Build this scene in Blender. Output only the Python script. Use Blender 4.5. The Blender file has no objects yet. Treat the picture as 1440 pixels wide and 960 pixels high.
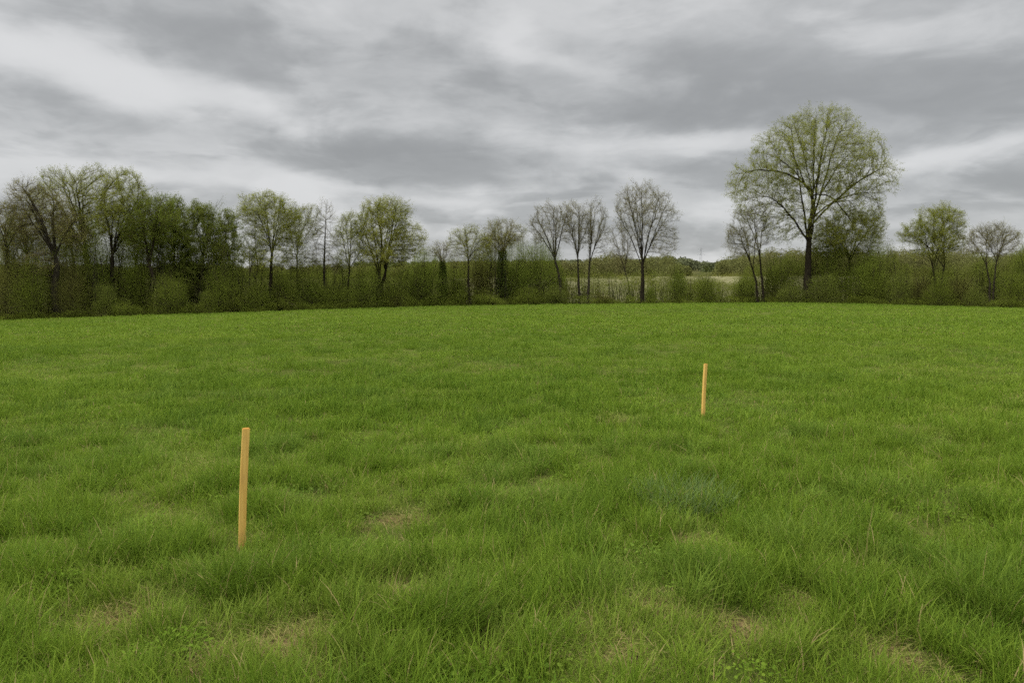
import bpy, math, random
import numpy as np
from mathutils import Vector

rng = np.random.default_rng(11)
random.seed(5)
scene = bpy.context.scene
COL = scene.collection
R = math.radians

# ------------------------------------------------------------------ camera frame
F = 1040.0                      # focal length in photograph pixels (26 mm on 36 mm)
PITCH = math.atan(70 / F)
CAMZ = 1.6

def at(px, py, Y):
    a = (px - 720) / F
    b = (480 - py) / F
    d = np.array([a, math.cos(PITCH) + b * math.sin(PITCH), -math.sin(PITCH) + b * math.cos(PITCH)])
    t = Y / d[1]
    return np.array([0, 0, CAMZ]) + d * t

# ------------------------------------------------------------------ noise helpers
def _hash(ix, iy, seed):
    h = (ix.astype(np.int64) * 374761393 + iy.astype(np.int64) * 668265263 + seed * 974711) & 0xffffffff
    h = ((h ^ (h >> 13)) * 1274126177) & 0xffffffff
    return ((h ^ (h >> 16)) & 0xffff) / 65535.0

def vnoise(x, y, seed=0):
    x = np.asarray(x, float); y = np.asarray(y, float)
    ix = np.floor(x); iy = np.floor(y)
    fx = x - ix; fy = y - iy
    fx = fx * fx * fx * (fx * (fx * 6 - 15) + 10); fy = fy * fy * fy * (fy * (fy * 6 - 15) + 10)
    a = _hash(ix, iy, seed); b = _hash(ix + 1, iy, seed)
    c = _hash(ix, iy + 1, seed); d = _hash(ix + 1, iy + 1, seed)
    return (a * (1 - fx) + b * fx) * (1 - fy) + (c * (1 - fx) + d * fx) * fy

def fbm(x, y, seed=0, octv=4):
    s = 0; a = 0.5; n = 0
    x = np.asarray(x, float); y = np.asarray(y, float)
    for o in range(octv):
        s = s + a * vnoise(x, y, seed + o * 17); n += a
        x = x * 2.03 + 5.1; y = y * 2.03 - 3.7; a *= 0.5
    return s / n

def sstep(a, b, t):
    t = np.clip((np.asarray(t, float) - a) / (b - a), 0, 1)
    return t * t * (3 - 2 * t)

# ------------------------------------------------------------------ terrain
E_PX = np.array([-900, -200, 0, 200, 400, 600, 750, 900, 1100, 1200, 1300, 1440, 1700, 2400])
E_PY = np.array([462, 455, 451, 444, 437, 431, 428.5, 427, 425.5, 427, 430, 433.5, 437, 440])
E_D = np.array([52, 55, 58, 62, 67, 74, 79, 82, 82, 79, 75, 70, 65, 60.])

def edge_px(x, y):
    return 720 + F * np.asarray(x, float) / np.maximum(np.asarray(y, float), 1e-3)

def edge_depth(px):
    return np.interp(px, E_PX, E_D)

def edge_z(px):
    D = edge_depth(px); py = np.interp(px, E_PX, E_PY)
    return CAMZ - (py - 410) / F * D

def far_rise(r, De):
    return (5.9 * sstep(De + 14, 232, r) + 13.5 * sstep(250, 620, r))

def height(x, y):
    x = np.asarray(x, float); y = np.asarray(y, float)
    front = y > 0.35 * np.abs(x) + 1e-6
    yy = np.maximum(y, 0.35 * np.abs(x) + 1e-3)
    px = np.clip(edge_px(x, yy), -900, 2400)
    De = edge_depth(px)
    t = yy / De
    z = edge_z(px) * np.minimum(t, 1.06) ** 1.6
    z = z + far_rise(yy * 1.0, De) * (y > 0)
    r = np.hypot(x, y)
    amp = 1 - sstep(60, 90, r) * 0.5
    z = z + amp * (0.16 * (fbm(x / 4.2, y / 4.2, 3, 3) - 0.5) * sstep(2, 9, r)
                   + 0.09 * (fbm(x / 0.9, y / 0.9, 9, 3) - 0.5))
    return z

# ------------------------------------------------------------------ mesh helpers
def mesh_np(name, verts, quads=None, tris=None, mats=(), smooth=False, rnd=None, attrs=None):
    me = bpy.data.meshes.new(name)
    verts = np.asarray(verts, np.float32)
    me.vertices.add(len(verts)); me.vertices.foreach_set('co', verts.ravel())
    idx = []; starts = []; off = 0
    for f, n in ((quads, 4), (tris, 3)):
        if f is None or len(f) == 0: continue
        f = np.asarray(f, np.int32)
        idx.append(f.ravel()); starts.append(off + np.arange(len(f)) * n); off += len(f) * n
    if idx:
        idx = np.concatenate(idx); starts = np.concatenate(starts).astype(np.int32)
        me.loops.add(len(idx)); me.loops.foreach_set('vertex_index', idx)
        me.polygons.add(len(starts)); me.polygons.foreach_set('loop_start', starts)
        if smooth:
            me.polygons.foreach_set('use_smooth', np.ones(len(starts), bool))
    me.update(calc_edges=True)
    if rnd is not None:
        a = me.attributes.new('rnd', 'FLOAT', 'FACE'); a.data.foreach_set('value', np.asarray(rnd, np.float32))
    for k, v in (attrs or {}).items():
        v = np.asarray(v, np.float32)
        if v.ndim == 1:
            a = me.attributes.new(k, 'FLOAT', 'POINT'); a.data.foreach_set('value', v)
        else:
            a = me.attributes.new(k, 'FLOAT_VECTOR', 'POINT'); a.data.foreach_set('vector', v.ravel())
    for m in mats: me.materials.append(m)
    return me

def link(name, me, parent=None):
    o = bpy.data.objects.new(name, me); COL.objects.link(o)
    if parent is not None: o.parent = parent
    return o

def tag(o, label=None, cat=None, group=None, kind=None):
    if label: o['label'] = label
    if cat: o['category'] = cat
    if group: o['group'] = group
    if kind: o['kind'] = kind
    return o

def empty(name, loc):
    o = bpy.data.objects.new(name, None); COL.objects.link(o); o.location = loc
    o.empty_display_size = 0.3
    return o

def unit(v):
    return v / np.maximum(np.linalg.norm(v, axis=-1, keepdims=True), 1e-9)

def randdir(n):
    return unit(rng.normal(size=(n, 3)))

# ------------------------------------------------------------------ materials
class NT:
    def __init__(s, nt): s.nt = nt; s.n = nt.nodes; s.l = nt.links
    def new(s, t, **kw):
        n = s.n.new(t)
        for k, v in kw.items(): setattr(n, k, v)
        return n
    def inp(s, sock, v):
        if isinstance(v, bpy.types.NodeSocket): s.l.new(v, sock)
        elif v is not None: sock.default_value = v
    def math(s, op, a, b=None, c=None, clamp=False):
        n = s.new('ShaderNodeMath', operation=op); n.use_clamp = clamp
        s.inp(n.inputs[0], a); s.inp(n.inputs[1], b); s.inp(n.inputs[2], c)
        return n.outputs[0]
    def mix(s, f, a, b):
        n = s.new('ShaderNodeMix', data_type='RGBA')
        s.inp(n.inputs[0], f)
        for sock, v in ((n.inputs[6], a), (n.inputs[7], b)):
            if isinstance(v, tuple): v = (*v, 1) if len(v) == 3 else v
            s.inp(sock, v)
        return n.outputs[2]
    def noise(s, vec, scale, detail=4, rough=0.55, dist=0.0):
        n = s.new('ShaderNodeTexNoise')
        s.inp(n.inputs['Vector'], vec); n.inputs['Scale'].default_value = scale
        n.inputs['Detail'].default_value = detail; n.inputs['Roughness'].default_value = rough
        n.inputs['Distortion'].default_value = dist
        return n.outputs['Fac']
    def ramp(s, f, lo, hi):
        n = s.new('ShaderNodeMapRange', interpolation_type='SMOOTHSTEP')
        s.inp(n.inputs[0], f); n.inputs[1].default_value = lo; n.inputs[2].default_value = hi
        return n.outputs[0]
    def attr(s, name, kind='GEOMETRY'):
        n = s.new('ShaderNodeAttribute'); n.attribute_name = name; n.attribute_type = kind
        return n

def new_mat(name):
    m = bpy.data.materials.new(name); m.use_nodes = True
    t = NT(m.node_tree)
    for n in list(t.n): t.n.remove(n)
    out = t.new('ShaderNodeOutputMaterial')
    return m, t, out

def leaf_mat(name, c1, c2, c3, trans=0.45, patch=0.25):
    """c1..c2 by leaf, c3 in patches of the crown"""
    m, t, out = new_mat(name)
    a = t.attr('rnd').outputs['Fac']
    obj = t.new('ShaderNodeTexCoord').outputs['Object']
    n = t.noise(obj, patch, 2)
    c = t.mix(a, c1, c2)
    c = t.mix(t.ramp(n, 0.42, 0.62), c, c3)
    d = t.new('ShaderNodeBsdfDiffuse'); t.inp(d.inputs[0], c)
    tr = t.new('ShaderNodeBsdfTranslucent'); t.inp(tr.inputs[0], c)
    mx = t.new('ShaderNodeMixShader'); mx.inputs[0].default_value = trans
    t.l.new(d.outputs[0], mx.inputs[1]); t.l.new(tr.outputs[0], mx.inputs[2])
    t.l.new(mx.outputs[0], out.inputs[0])
    return m

def bark_mat(name, c1, c2):
    m, t, out = new_mat(name)
    obj = t.new('ShaderNodeTexCoord').outputs['Object']
    mp = t.new('ShaderNodeMapping'); t.l.new(obj, mp.inputs[0]); mp.inputs['Scale'].default_value = (6, 6, 1.2)
    n = t.noise(mp.outputs[0], 2.0, 5)
    c = t.mix(t.ramp(n, 0.3, 0.7), c1, c2)
    d = t.new('ShaderNodeBsdfDiffuse'); t.inp(d.inputs[0], c)
    t.l.new(d.outputs[0], out.inputs[0])
    return m

M = {}
M['bark'] = bark_mat('bark', (0.016, 0.013, 0.009), (0.032, 0.027, 0.017))
M['bark_grey'] = bark_mat('bark_grey', (0.024, 0.020, 0.014), (0.046, 0.040, 0.028))
M['twig'] = bark_mat('twig', (0.05, 0.042, 0.022), (0.085, 0.075, 0.04))
M['twig_green'] = bark_mat('twig_green', (0.085, 0.078, 0.03), (0.13, 0.118, 0.045))
M['twig_brown'] = bark_mat('twig_brown', (0.085, 0.072, 0.038), (0.135, 0.115, 0.06))
M['leaf_spring'] = leaf_mat('leaf_spring', (0.25, 0.275, 0.045), (0.34, 0.355, 0.075), (0.235, 0.26, 0.04))
M['leaf_yellow'] = leaf_mat('leaf_yellow', (0.27, 0.285, 0.045), (0.36, 0.365, 0.075), (0.245, 0.265, 0.036))
M['leaf_mid'] = leaf_mat('leaf_mid', (0.160, 0.206, 0.030), (0.190, 0.234, 0.038), (0.148, 0.184, 0.029))
M['leaf_dark'] = leaf_mat('leaf_dark', (0.145, 0.180, 0.032), (0.20, 0.232, 0.046), (0.16, 0.188, 0.036))
M['leaf_bud'] = leaf_mat('leaf_bud', (0.24, 0.23, 0.065), (0.32, 0.30, 0.085), (0.21, 0.215, 0.05))
M['leaf_scrub'] = leaf_mat('leaf_scrub', (0.158, 0.198, 0.028), (0.182, 0.222, 0.035), (0.145, 0.162, 0.030), patch=0.5)
M['leaf_brown'] = leaf_mat('leaf_brown', (0.160, 0.162, 0.040), (0.180, 0.180, 0.046), (0.150, 0.165, 0.035), patch=0.5)
M['leaf_fresh'] = leaf_mat('leaf_fresh', (0.15, 0.19, 0.024), (0.20, 0.24, 0.04), (0.13, 0.155, 0.022), patch=0.6)
M['leaf_ivy'] = leaf_mat('leaf_ivy', (0.06, 0.085, 0.016), (0.09, 0.12, 0.024), (0.065, 0.09, 0.016))
M['leaf_far'] = leaf_mat('leaf_far', (0.13, 0.145, 0.045), (0.175, 0.18, 0.06), (0.15, 0.145, 0.055), trans=0.2, patch=0.03)
M['leaf_hill'] = leaf_mat('leaf_hill', (0.135, 0.15, 0.075), (0.165, 0.178, 0.09), (0.125, 0.14, 0.078), trans=0.1, patch=0.01)

# ------------------------------------------------------------------ ground (one sheet, split where its cover changes)
DRY = [(560, 832, .28), (165, 868, .24), (412, 892, .24), (1036, 886, .24), (1252, 932, .20), (905, 852, .16),
       (885, 915, .18), (980, 762, .18), (1195, 802, .18), (575, 732, .22), (300, 930, .22),
       (1130, 842, .12), (870, 592, .3), (700, 905, .12), (520, 742, .09), (470, 955, .16)]

def ground_at(px, py):
    """point of the ground under a pixel of the photograph"""
    lo, hi = 0.5, 90.0
    ys = np.geomspace(lo, hi, 4000)
    p0 = at(px, py, 1.0); d = p0 - np.array([0, 0, CAMZ])
    xs = d[0] * ys; zs = CAMZ + d[2] * ys
    below = zs < height(xs, ys)
    i = int(np.argmax(below))
    return np.array([xs[i], ys[i], float(height(xs[i], ys[i]))])

DRYW = [(ground_at(a, b), r) for a, b, r in DRY]

def dryness(x, y):
    s = np.zeros_like(np.asarray(x, float))
    wx = x + 0.25 * (fbm(x * 3, y * 3, 40, 2) - 0.5); wy = y + 0.25 * (fbm(x * 3, y * 3, 50, 2) - 0.5)
    for p, r in DRYW:
        s = np.maximum(s, .85 * np.exp(-((wx - p[0]) ** 2 + ((wy - p[1]) / 1.15) ** 2) / (2 * (0.5 * r) ** 2)))
    return s

def ground_mat():
    m, t, out = new_mat('field_soil_and_turf')
    pos = t.new('ShaderNodeNewGeometry').outputs['Position']
    n1 = t.noise(pos, 0.5, 5); n2 = t.noise(pos, 9.0, 4); n3 = t.noise(pos, 0.07, 3)
    c = t.mix(t.ramp(n1, 0.35, 0.65), (0.045, 0.062, 0.012), (0.075, 0.09, 0.02))
    c = t.mix(t.math('MULTIPLY', t.ramp(n3, 0.4, 0.65), 0.5), c, (0.09, 0.125, 0.022))
    c = t.mix(t.math('MULTIPLY', t.ramp(n2, 0.45, 0.7), 0.55), c, (0.10, 0.085, 0.032))
    dry = t.attr('dry').outputs['Fac']
    c = t.mix(t.ramp(dry, 0.15, 0.7), c, t.mix(t.ramp(t.noise(pos, 45.0, 4), .38, .62), (0.05, 0.036, 0.018), (0.16, 0.115, 0.052)))
    b = t.new('ShaderNodeBump'); b.inputs['Strength'].default_value = 0.6; b.inputs['Distance'].default_value = 0.03
    t.l.new(n2, b.inputs['Height'])
    d = t.new('ShaderNodeBsdfDiffuse'); t.inp(d.inputs[0], c); t.l.new(b.outputs[0], d.inputs['Normal'])
    t.l.new(d.outputs[0], out.inputs[0])
    return m

def farfield_mat():
    m, t, out = new_mat('pale_dry_grassland')
    pos = t.new('ShaderNodeNewGeometry').outputs['Position']
    mp = t.new('ShaderNodeMapping'); t.l.new(pos, mp.inputs[0]); mp.inputs['Scale'].default_value = (0.12, 0.035, 0.1)
    n1 = t.noise(mp.outputs[0], 1.0, 5); n2 = t.noise(pos, 0.6, 4)
    c = t.mix(t.ramp(n1, 0.35, 0.62), (0.25, 0.232, 0.135), (0.175, 0.172, 0.085))
    c = t.mix(t.math('MULTIPLY', t.ramp(n2, 0.44, 0.6), 0.75), c, (0.09, 0.085, 0.04))
    d = t.new('ShaderNodeBsdfDiffuse'); t.inp(d.inputs[0], c)
    t.l.new(d.outputs[0], out.inputs[0])
    return m

def wild_mat():
    m, t, out = new_mat('rough_ground')
    pos = t.new('ShaderNodeNewGeometry').outputs['Position']
    n1 = t.noise(pos, 0.15, 5)
    c = t.mix(t.ramp(n1, 0.35, 0.65), (0.05, 0.055, 0.02), (0.085, 0.08, 0.032))
    d = t.new('ShaderNodeBsdfDiffuse'); t.inp(d.inputs[0], c)
    t.l.new(d.outputs[0], out.inputs[0])
    return m

def build_ground():
    NS = 720
    rad = np.concatenate([[0.25], np.geomspace(0.6, 3200, 300)])
    ang = np.linspace(0, 2 * math.pi, NS, endpoint=False)
    RR, AA = np.meshgrid(rad, ang, indexing='ij')
    X = RR * np.sin(AA); Y = RR * np.cos(AA)
    Z = height(X, Y)
    V = np.stack([X, Y, Z], -1).reshape(-1, 3)
    i, j = np.meshgrid(np.arange(len(rad) - 1), np.arange(NS), indexing='ij')
    j2 = (j + 1) % NS
    q = np.stack([i * NS + j, (i + 1) * NS + j, (i + 1) * NS + j2, i * NS + j2], -1).reshape(-1, 4)[:, ::-1]
    cen = V[q].mean(1)
    yy = np.maximum(cen[:, 1], 0.35 * np.abs(cen[:, 0]) + 1e-3)
    px = edge_px(cen[:, 0], yy); De = edge_depth(np.clip(px, -900, 2400))
    zone = np.where(yy < De + 1.2, 0, 1)
    zone[(cen[:, 1] > De + 14) & (cen[:, 1] < 236) & (px > 640) & (px < 1230)] = 2
    cap = np.concatenate([[[0, 0, float(height(0., 0.))]], V[:NS]])
    dry = dryness(V[:, 0], V[:, 1])
    for z, nm, mt in ((0, 'field', ground_mat()), (1, 'ground', wild_mat()), (2, 'far_field', farfield_mat())):
        qq = q[zone == z]
        used, inv = np.unique(qq, return_inverse=True)
        vv = V[used]; qq = inv.reshape(-1, 4); dd = dry[used]; tr = None
        if z == 0:
            n0 = len(vv); vv = np.vstack([vv, [[0, 0, float(height(0., 0.))]]]); dd = np.append(dd, 0)
            lut = {int(u): k for k, u in enumerate(used[:NS])}
            tr = [(lut[(k + 1) % NS], lut[k], n0) for k in range(NS)]
        o = link(nm, mesh_np(nm, vv, qq, tr, [mt], smooth=True, attrs={'dry': dd}))
        o['kind'] = 'structure'
build_ground()

# ------------------------------------------------------------------ grass blades
def blades(n, rx, hmin, hmax, wmin, wmax, lean, spread, dryf=0.05, bend=0.5, segs=3, bias=0.25, flat=0.0):
    """a patch of curved tapering grass blades: verts, quads, tris, face colour"""
    a = rng.uniform(0, 2 * math.pi, n); r = rx * np.sqrt(rng.uniform(0, 1, n))
    base = np.stack([r * np.cos(a), r * np.sin(a), np.full(n, -0.02)], -1)
    h = rng.uniform(hmin, hmax, n) * (0.75 + 0.5 * rng.uniform(0, 1, n) ** 2)
    w = wmin + (wmax - wmin) * 1.25 * rng.uniform(0, 1, n) ** 1.7
    az = rng.uniform(0, 2 * math.pi, n)
    out = np.stack([np.cos(az) + bias * 2 + spread * base[:, 0] / max(rx, .01), np.sin(az) + spread * base[:, 1] / max(rx, .01)], -1)
    out = unit(out)
    th0 = np.abs(rng.normal(0, lean, n)) + flat            # start angle from vertical
    th1 = th0 + rng.uniform(0.3, 1.0, n) * bend * 2        # tip angle
    P = [base]; p = base
    for s in range(segs):
        th = th0 + (th1 - th0) * ((s + 0.5) / segs)
        st = (h / segs)[:, None]
        d = np.stack([out[:, 0] * np.sin(th), out[:, 1] * np.sin(th), np.cos(th)], -1)
        p = p + d * st; P.append(p)
    face = rng.uniform(0, 2 * math.pi, n)
    side = np.stack([-out[:, 1], out[:, 0], np.zeros(n)], -1) + 0.5 * np.stack([np.cos(face), np.sin(face), np.zeros(n)], -1)
    side = unit(side) * w[:, None] * 0.5
    prof = [0.85, 1.0, 0.7, 0.45, 0.3]
    vs = []
    for s in range(segs):
        vs += [P[s] - side * prof[s], P[s] + side * prof[s]]
    vs.append(P[-1])
    k = len(vs)
    V = np.stack(vs, 1).reshape(-1, 3)
    o = np.arange(n) * k
    Q = []
    for s in range(segs - 1):
        Q.append(np.stack([o + 2 * s, o + 2 * s + 1, o + 2 * s + 3, o + 2 * s + 2], -1))
    Q = np.stack(Q, 1).reshape(-1, 4)
    T = np.stack([o + 2 * segs - 2, o + 2 * segs - 1, o + 2 * segs], -1)
    col = rng.uniform(0, 0.8, n)
    col[rng.uniform(0, 1, n) < dryf] = 1.0
    C = np.concatenate([np.repeat(col, segs - 1), col])
    return V, Q, T, C

def grass_mat(name, light, mid, dark, straw, instanced=True, blue=(0.10, 0.16, 0.065)):
    m, t, out = new_mat(name)
    a = t.attr('rnd').outputs['Fac']
    c = t.mix(t.ramp(a, 0.0, 0.8), mid, light)
    if instanced:
        tint = t.attr('tint', 'GEOMETRY').outputs['Fac']
        cd = t.mix(t.ramp(a, 0.0, 0.8), dark, mid)
        c = t.mix(tint, c, cd)
        bl = t.attr('blue', 'GEOMETRY').outputs['Fac']
        c = t.mix(t.math('MULTIPLY', bl, 0.3), c, blue)
        st = t.attr('straw', 'GEOMETRY').outputs['Fac']
        c = t.mix(st, c, straw)
    c = t.mix(t.math('GREATER_THAN', a, 0.95), c, straw)
    d = t.new('ShaderNodeBsdfPrincipled'); t.inp(d.inputs['Base Color'], c)
    d.inputs['Roughness'].default_value = 0.55
    d.inputs['Specular IOR Level'].default_value = 0.06
    tr = t.new('ShaderNodeBsdfTranslucent'); t.inp(tr.inputs[0], c)
    mx = t.new('ShaderNodeMixShader'); mx.inputs[0].default_value = 0.4
    t.l.new(d.outputs[0], mx.inputs[1]); t.l.new(tr.outputs[0], mx.inputs[2])
    t.l.new(mx.outputs[0], out.inputs[0])
    return m

G_LIGHT, G_MID, G_DARK, G_STRAW = (0.215, 0.295, 0.032), (0.140, 0.222, 0.019), (0.064, 0.128, 0.010), (0.36, 0.29, 0.12)
M['grass'] = grass_mat('grass_blade', G_LIGHT, G_MID, G_DARK, G_STRAW)
M['tussock'] = grass_mat('tussock_blade', (0.125, 0.190, 0.018), (0.078, 0.138, 0.012), (0.05, 0.10, 0.014), G_STRAW, False)
M['tussock_light'] = grass_mat('tussock_light_blade', (0.165, 0.235, 0.032), (0.11, 0.18, 0.022), (0.05, 0.10, 0.014), G_STRAW, False)
M['tussock_blue'] = grass_mat('tussock_blue_blade', (0.165, 0.225, 0.075), (0.10, 0.16, 0.042), (0.05, 0.10, 0.04), G_STRAW, False)

def leaflets(n, rx, hmax, size):
    """a scatter of small broad leaves (clover, buttercup) for the sward"""
    a = rng.uniform(0, 2 * math.pi, n); r = rx * np.sqrt(rng.uniform(0, 1, n))
    C = np.stack([r * np.cos(a), r * np.sin(a), rng.uniform(.02, hmax, n)], -1)
    nr = unit(randdir(n) * .55 + np.array([0, 0, 1.])); u = unit(np.cross(nr, randdir(n))); v = np.cross(nr, u)
    L = (size * rng.uniform(.6, 1.3, n))[:, None]
    rows = [(-.5, .12), (-.1, .42), (.25, .40), (.5, .06)]
    V = np.stack([C + u * L * t + v * L * wd * e - nr * L * .25 * t * t for t, wd in rows for e in (-1, 1)], 1).reshape(-1, 3)
    o = np.arange(n)[:, None] * 8
    Q = np.concatenate([o + np.array([[2 * k, 2 * k + 1, 2 * k + 3, 2 * k + 2]]) for k in range(3)])
    return V, Q, np.tile(rng.uniform(0, .5, n), 3)
protos = bpy.data.collections.new('grass_clumps')
PROTO = {}
def proto(kind, *a, count=3, **k):
    for c in range(count):
        nm = 'clump_%02d' % len(protos.objects)
        V, Q, T, C = blades(*a, **k)
        o = bpy.data.objects.new(nm, mesh_np(nm, V, Q, T, [M['grass']], rnd=C))
        PROTO.setdefault(kind, []).append(len(protos.objects))
        protos.objects.link(o)
#      kind     n   rx   h          w              lean spread
proto('turf', 135, .16, .055, .115, .0017, .0034, .45, .3, dryf=.10, bend=.6, count=4)
proto('mid', 115, .15, .075, .145, .0019, .0042, .34, .4, dryf=.05, bend=.65, count=5)
proto('tall', 105, .12, .12, .225, .0022, .0052, .25, .6, dryf=.03, bend=.7, count=5)
proto('tuft', 80, .06, .15, .27, .003, .0075, .22, 1.3, dryf=.05, bend=.8, segs=4, bias=.12, count=5)
proto('straw', 120, .16, .05, .15, .0016, .0030, .5, .2, dryf=.45, bend=.5, flat=.75, count=3)
for c in range(3):
    nm = 'clump_%02d' % len(protos.objects)
    V, Q, C = leaflets(60, .13, .07, .017)
    PROTO.setdefault('leaflets', []).append(len(protos.objects))
    protos.objects.link(bpy.data.objects.new(nm, mesh_np(nm, V, Q, None, [M['grass']], rnd=C)))
proto('midfar', 64, .22, .06, .13, .0042, .0085, .35, .3, dryf=.04, bend=.6, segs=2, count=4)
proto('tallfar', 54, .20, .10, .19, .005, .010, .3, .5, dryf=.02, bend=.6, segs=2, count=3)
proto('far', 46, .42, .07, .14, .014, .028, .35, .3, dryf=.04, bend=.6, segs=2, count=3)

def scatter(y0, y1, dens, margin=1.16):
    """points inside the widened view wedge"""
    half = 720 / F * margin
    area = half * (y1 ** 2 - y0 ** 2)
    n = int((area + 2.0 * (y1 - y0)) * dens)
    y = np.sqrt(rng.uniform(y0 ** 2, y1 ** 2, n))
    x = rng.uniform(-1, 1, n) * (half * y + 1.0)
    return x, y

def pick(kinds, n):
    return np.array(PROTO[kinds])[rng.integers(0, len(PROTO[kinds]), n)]

STK = ground_at(989, 585)
def build_grass():
    pts = []; idx = []; rot = []; scl = []; tint = []; blue = []; straw = []
    for (y0, y1, dens, lod) in ((1.5, 4.5, 110, 0), (4.5, 8, 75, 0), (8, 14, 40, 1), (14, 26, 18, 1), (26, 45, 7, 2), (45, 90, 3.2, 2)):
        x, y = scatter(y0, y1, dens)
        De = edge_depth(edge_px(x, y)); keep = y < De + 0.6
        x, y = x[keep], y[keep]; n = len(x)
        g1 = fbm(x / 0.34, y / 0.34, 21, 3)        # tussock scale
        g2 = fbm(x / 2.6, y / 2.6, 31, 3)          # patches
        g3 = fbm(x / 14, y / 9, 41, 3)             # field scale
        tall = np.clip(1.9 * (g1 - 0.47) + 0.7 * (g2 - 0.47) + 0.30 + rng.normal(0, .07, n), 0, 1)
        dr = dryness(x, y)
        tall = tall * (1 - 0.8 * dr)
        kind = np.where(tall > 0.47, 2, np.where(tall > 0.13, 1, 0))
        u = rng.uniform(0, 1, n)
        if lod == 0:
            ii = np.where(kind == 2, pick('tall', n), np.where(kind == 1, pick('mid', n), pick('turf', n)))
            s = (u < 0.16 * (kind == 0) + 0.95 * (dr > 0.25) + 0.03)
            ii = np.where(s, pick('straw', n), ii)
            lf = (rng.uniform(0, 1, n) < .012 + .22 * (fbm(x / .5, y / .5, 99, 2) > .72)) & ~s
            ii = np.where(lf, pick('leaflets', n), ii)
            tf = (rng.uniform(0, 1, n) < .02 + .07 * (tall > .33)) & ~s & ~lf
            ii = np.where(tf, pick('tuft', n), ii)
        elif lod == 1:
            ii = np.where(kind == 2, pick('tallfar', n), pick('midfar', n))
            s = (u < 0.9 * (dr > 0.4) + 0.01)
        else:
            ii = pick('far', n); s = np.zeros(n, bool)
        # thin out the dry spots so that thatch shows
        keep = ~((dr > 0.6) & (rng.uniform(0, 1, n) < 0.15))
        flow = 2 * math.pi * fbm(x / 3.0, y / 3.0, 61, 2) * 1.6
        rz = flow + rng.normal(0, 1.7, n)
        sc = rng.uniform(0.8, 1.2, n) * (0.84 + 0.45 * tall) * (1 - .3 * dr)
        if lod > 0: sc = rng.uniform(0.85, 1.15, n) * (0.75 + 0.5 * np.clip(tall, 0, .8))
        sc = sc * (1 - .55 * np.exp(-((x - STK[0]) ** 2 + (y - STK[1] + .25) ** 2) / .18))
        sxy = rng.uniform(0.9, 1.15, n)
        S = np.stack([sxy, sxy, sc], -1)
        tn = np.clip(0.16 + 0.55 * tall * (1 - .45 * sstep(8, 22, y)) + 0.9 * (0.5 - g3) + rng.normal(0, .14, n), 0, 1)
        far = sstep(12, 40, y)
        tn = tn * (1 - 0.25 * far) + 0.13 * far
        bl = np.clip(sstep(0.60, 0.72, fbm(x / 0.8, y / 0.8, 77, 2)) * 0.35 + rng.uniform(0, .08, n), 0, 1)
        stw = np.clip(0.5 * dr + 0.07 * sstep(0.52, 0.75, fbm(x / 1.1, y / 1.1, 88, 3)) * (kind < 2), 0, .8) * (1 - .5 * far)
        pts.append(np.stack([x, y, height(x, y) + .008], -1)[keep]); idx.append(ii[keep])
        rot.append(np.stack([rng.normal(0, .12, n), rng.normal(0, .12, n), rz], -1)[keep]); scl.append(S[keep])
        tint.append(tn[keep]); blue.append(bl[keep]); straw.append(stw[keep])
    P = np.vstack(pts)
    me = mesh_np('grass', P, attrs={'rot': np.vstack(rot), 'scl': np.vstack(scl), 'tint': np.concatenate(tint),
                                    'blue': np.concatenate(blue), 'straw': np.concatenate(straw)})
    a = me.attributes.new('idx', 'INT', 'POINT'); a.data.foreach_set('value', np.concatenate(idx).astype(np.int32))
    me.materials.append(M['grass'])
    o = tag(link('grass', me), 'tussocky green meadow grass covering the whole field', 'grass', kind='stuff')
    ng = bpy.data.node_groups.new('grass_on_points', 'GeometryNodeTree')
    ng.interface.new_socket('Geometry', in_out='INPUT', socket_type='NodeSocketGeometry')
    ng.interface.new_socket('Geometry', in_out='OUTPUT', socket_type='NodeSocketGeometry')
    gi = ng.nodes.new('NodeGroupInput'); go = ng.nodes.new('NodeGroupOutput')
    iop = ng.nodes.new('GeometryNodeInstanceOnPoints')
    ci = ng.nodes.new('GeometryNodeCollectionInfo')
    ci.inputs['Collection'].default_value = protos
    ci.inputs['Separate Children'].default_value = True; ci.inputs['Reset Children'].default_value = True
    def na(nm, tp):
        n = ng.nodes.new('GeometryNodeInputNamedAttribute'); n.data_type = tp; n.inputs[0].default_value = nm
        return n.outputs[0]
    L = ng.links.new
    L(gi.outputs[0], iop.inputs['Points']); L(ci.outputs[0], iop.inputs['Instance'])
    iop.inputs['Pick Instance'].default_value = True
    L(na('idx', 'INT'), iop.inputs['Instance Index'])
    L(na('rot', 'FLOAT_VECTOR'), iop.inputs['Rotation']); L(na('scl', 'FLOAT_VECTOR'), iop.inputs['Scale'])
    ri = ng.nodes.new('GeometryNodeRealizeInstances'); L(iop.outputs[0], ri.inputs[0]); L(ri.outputs[0], go.inputs[0])
    md = o.modifiers.new('grass', 'NODES'); md.node_group = ng
    print('grass clumps', len(P))
build_grass()

# tussocks and weeds that stand out of the sward: things of their own
def tussock(px, py, rad, n, hmin, hmax, mat, label, wmin=.003, wmax=.0058, bias=0.1, rz=0.0):
    p = ground_at(px, py)
    V, Q, T, C = blades(n, rad, hmin, hmax, wmin, wmax, .28, .9, dryf=.02, bend=.75, segs=4, bias=bias)
    o = link('grass_tussock', mesh_np('grass_tussock', V, Q, T, [M[mat]], rnd=C))
    o.location = p + np.array([0, 0, .03]); o.rotation_euler.z = rz
    tag(o, label, 'grass tussock', 'long grass tussocks in the meadow')

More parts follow.
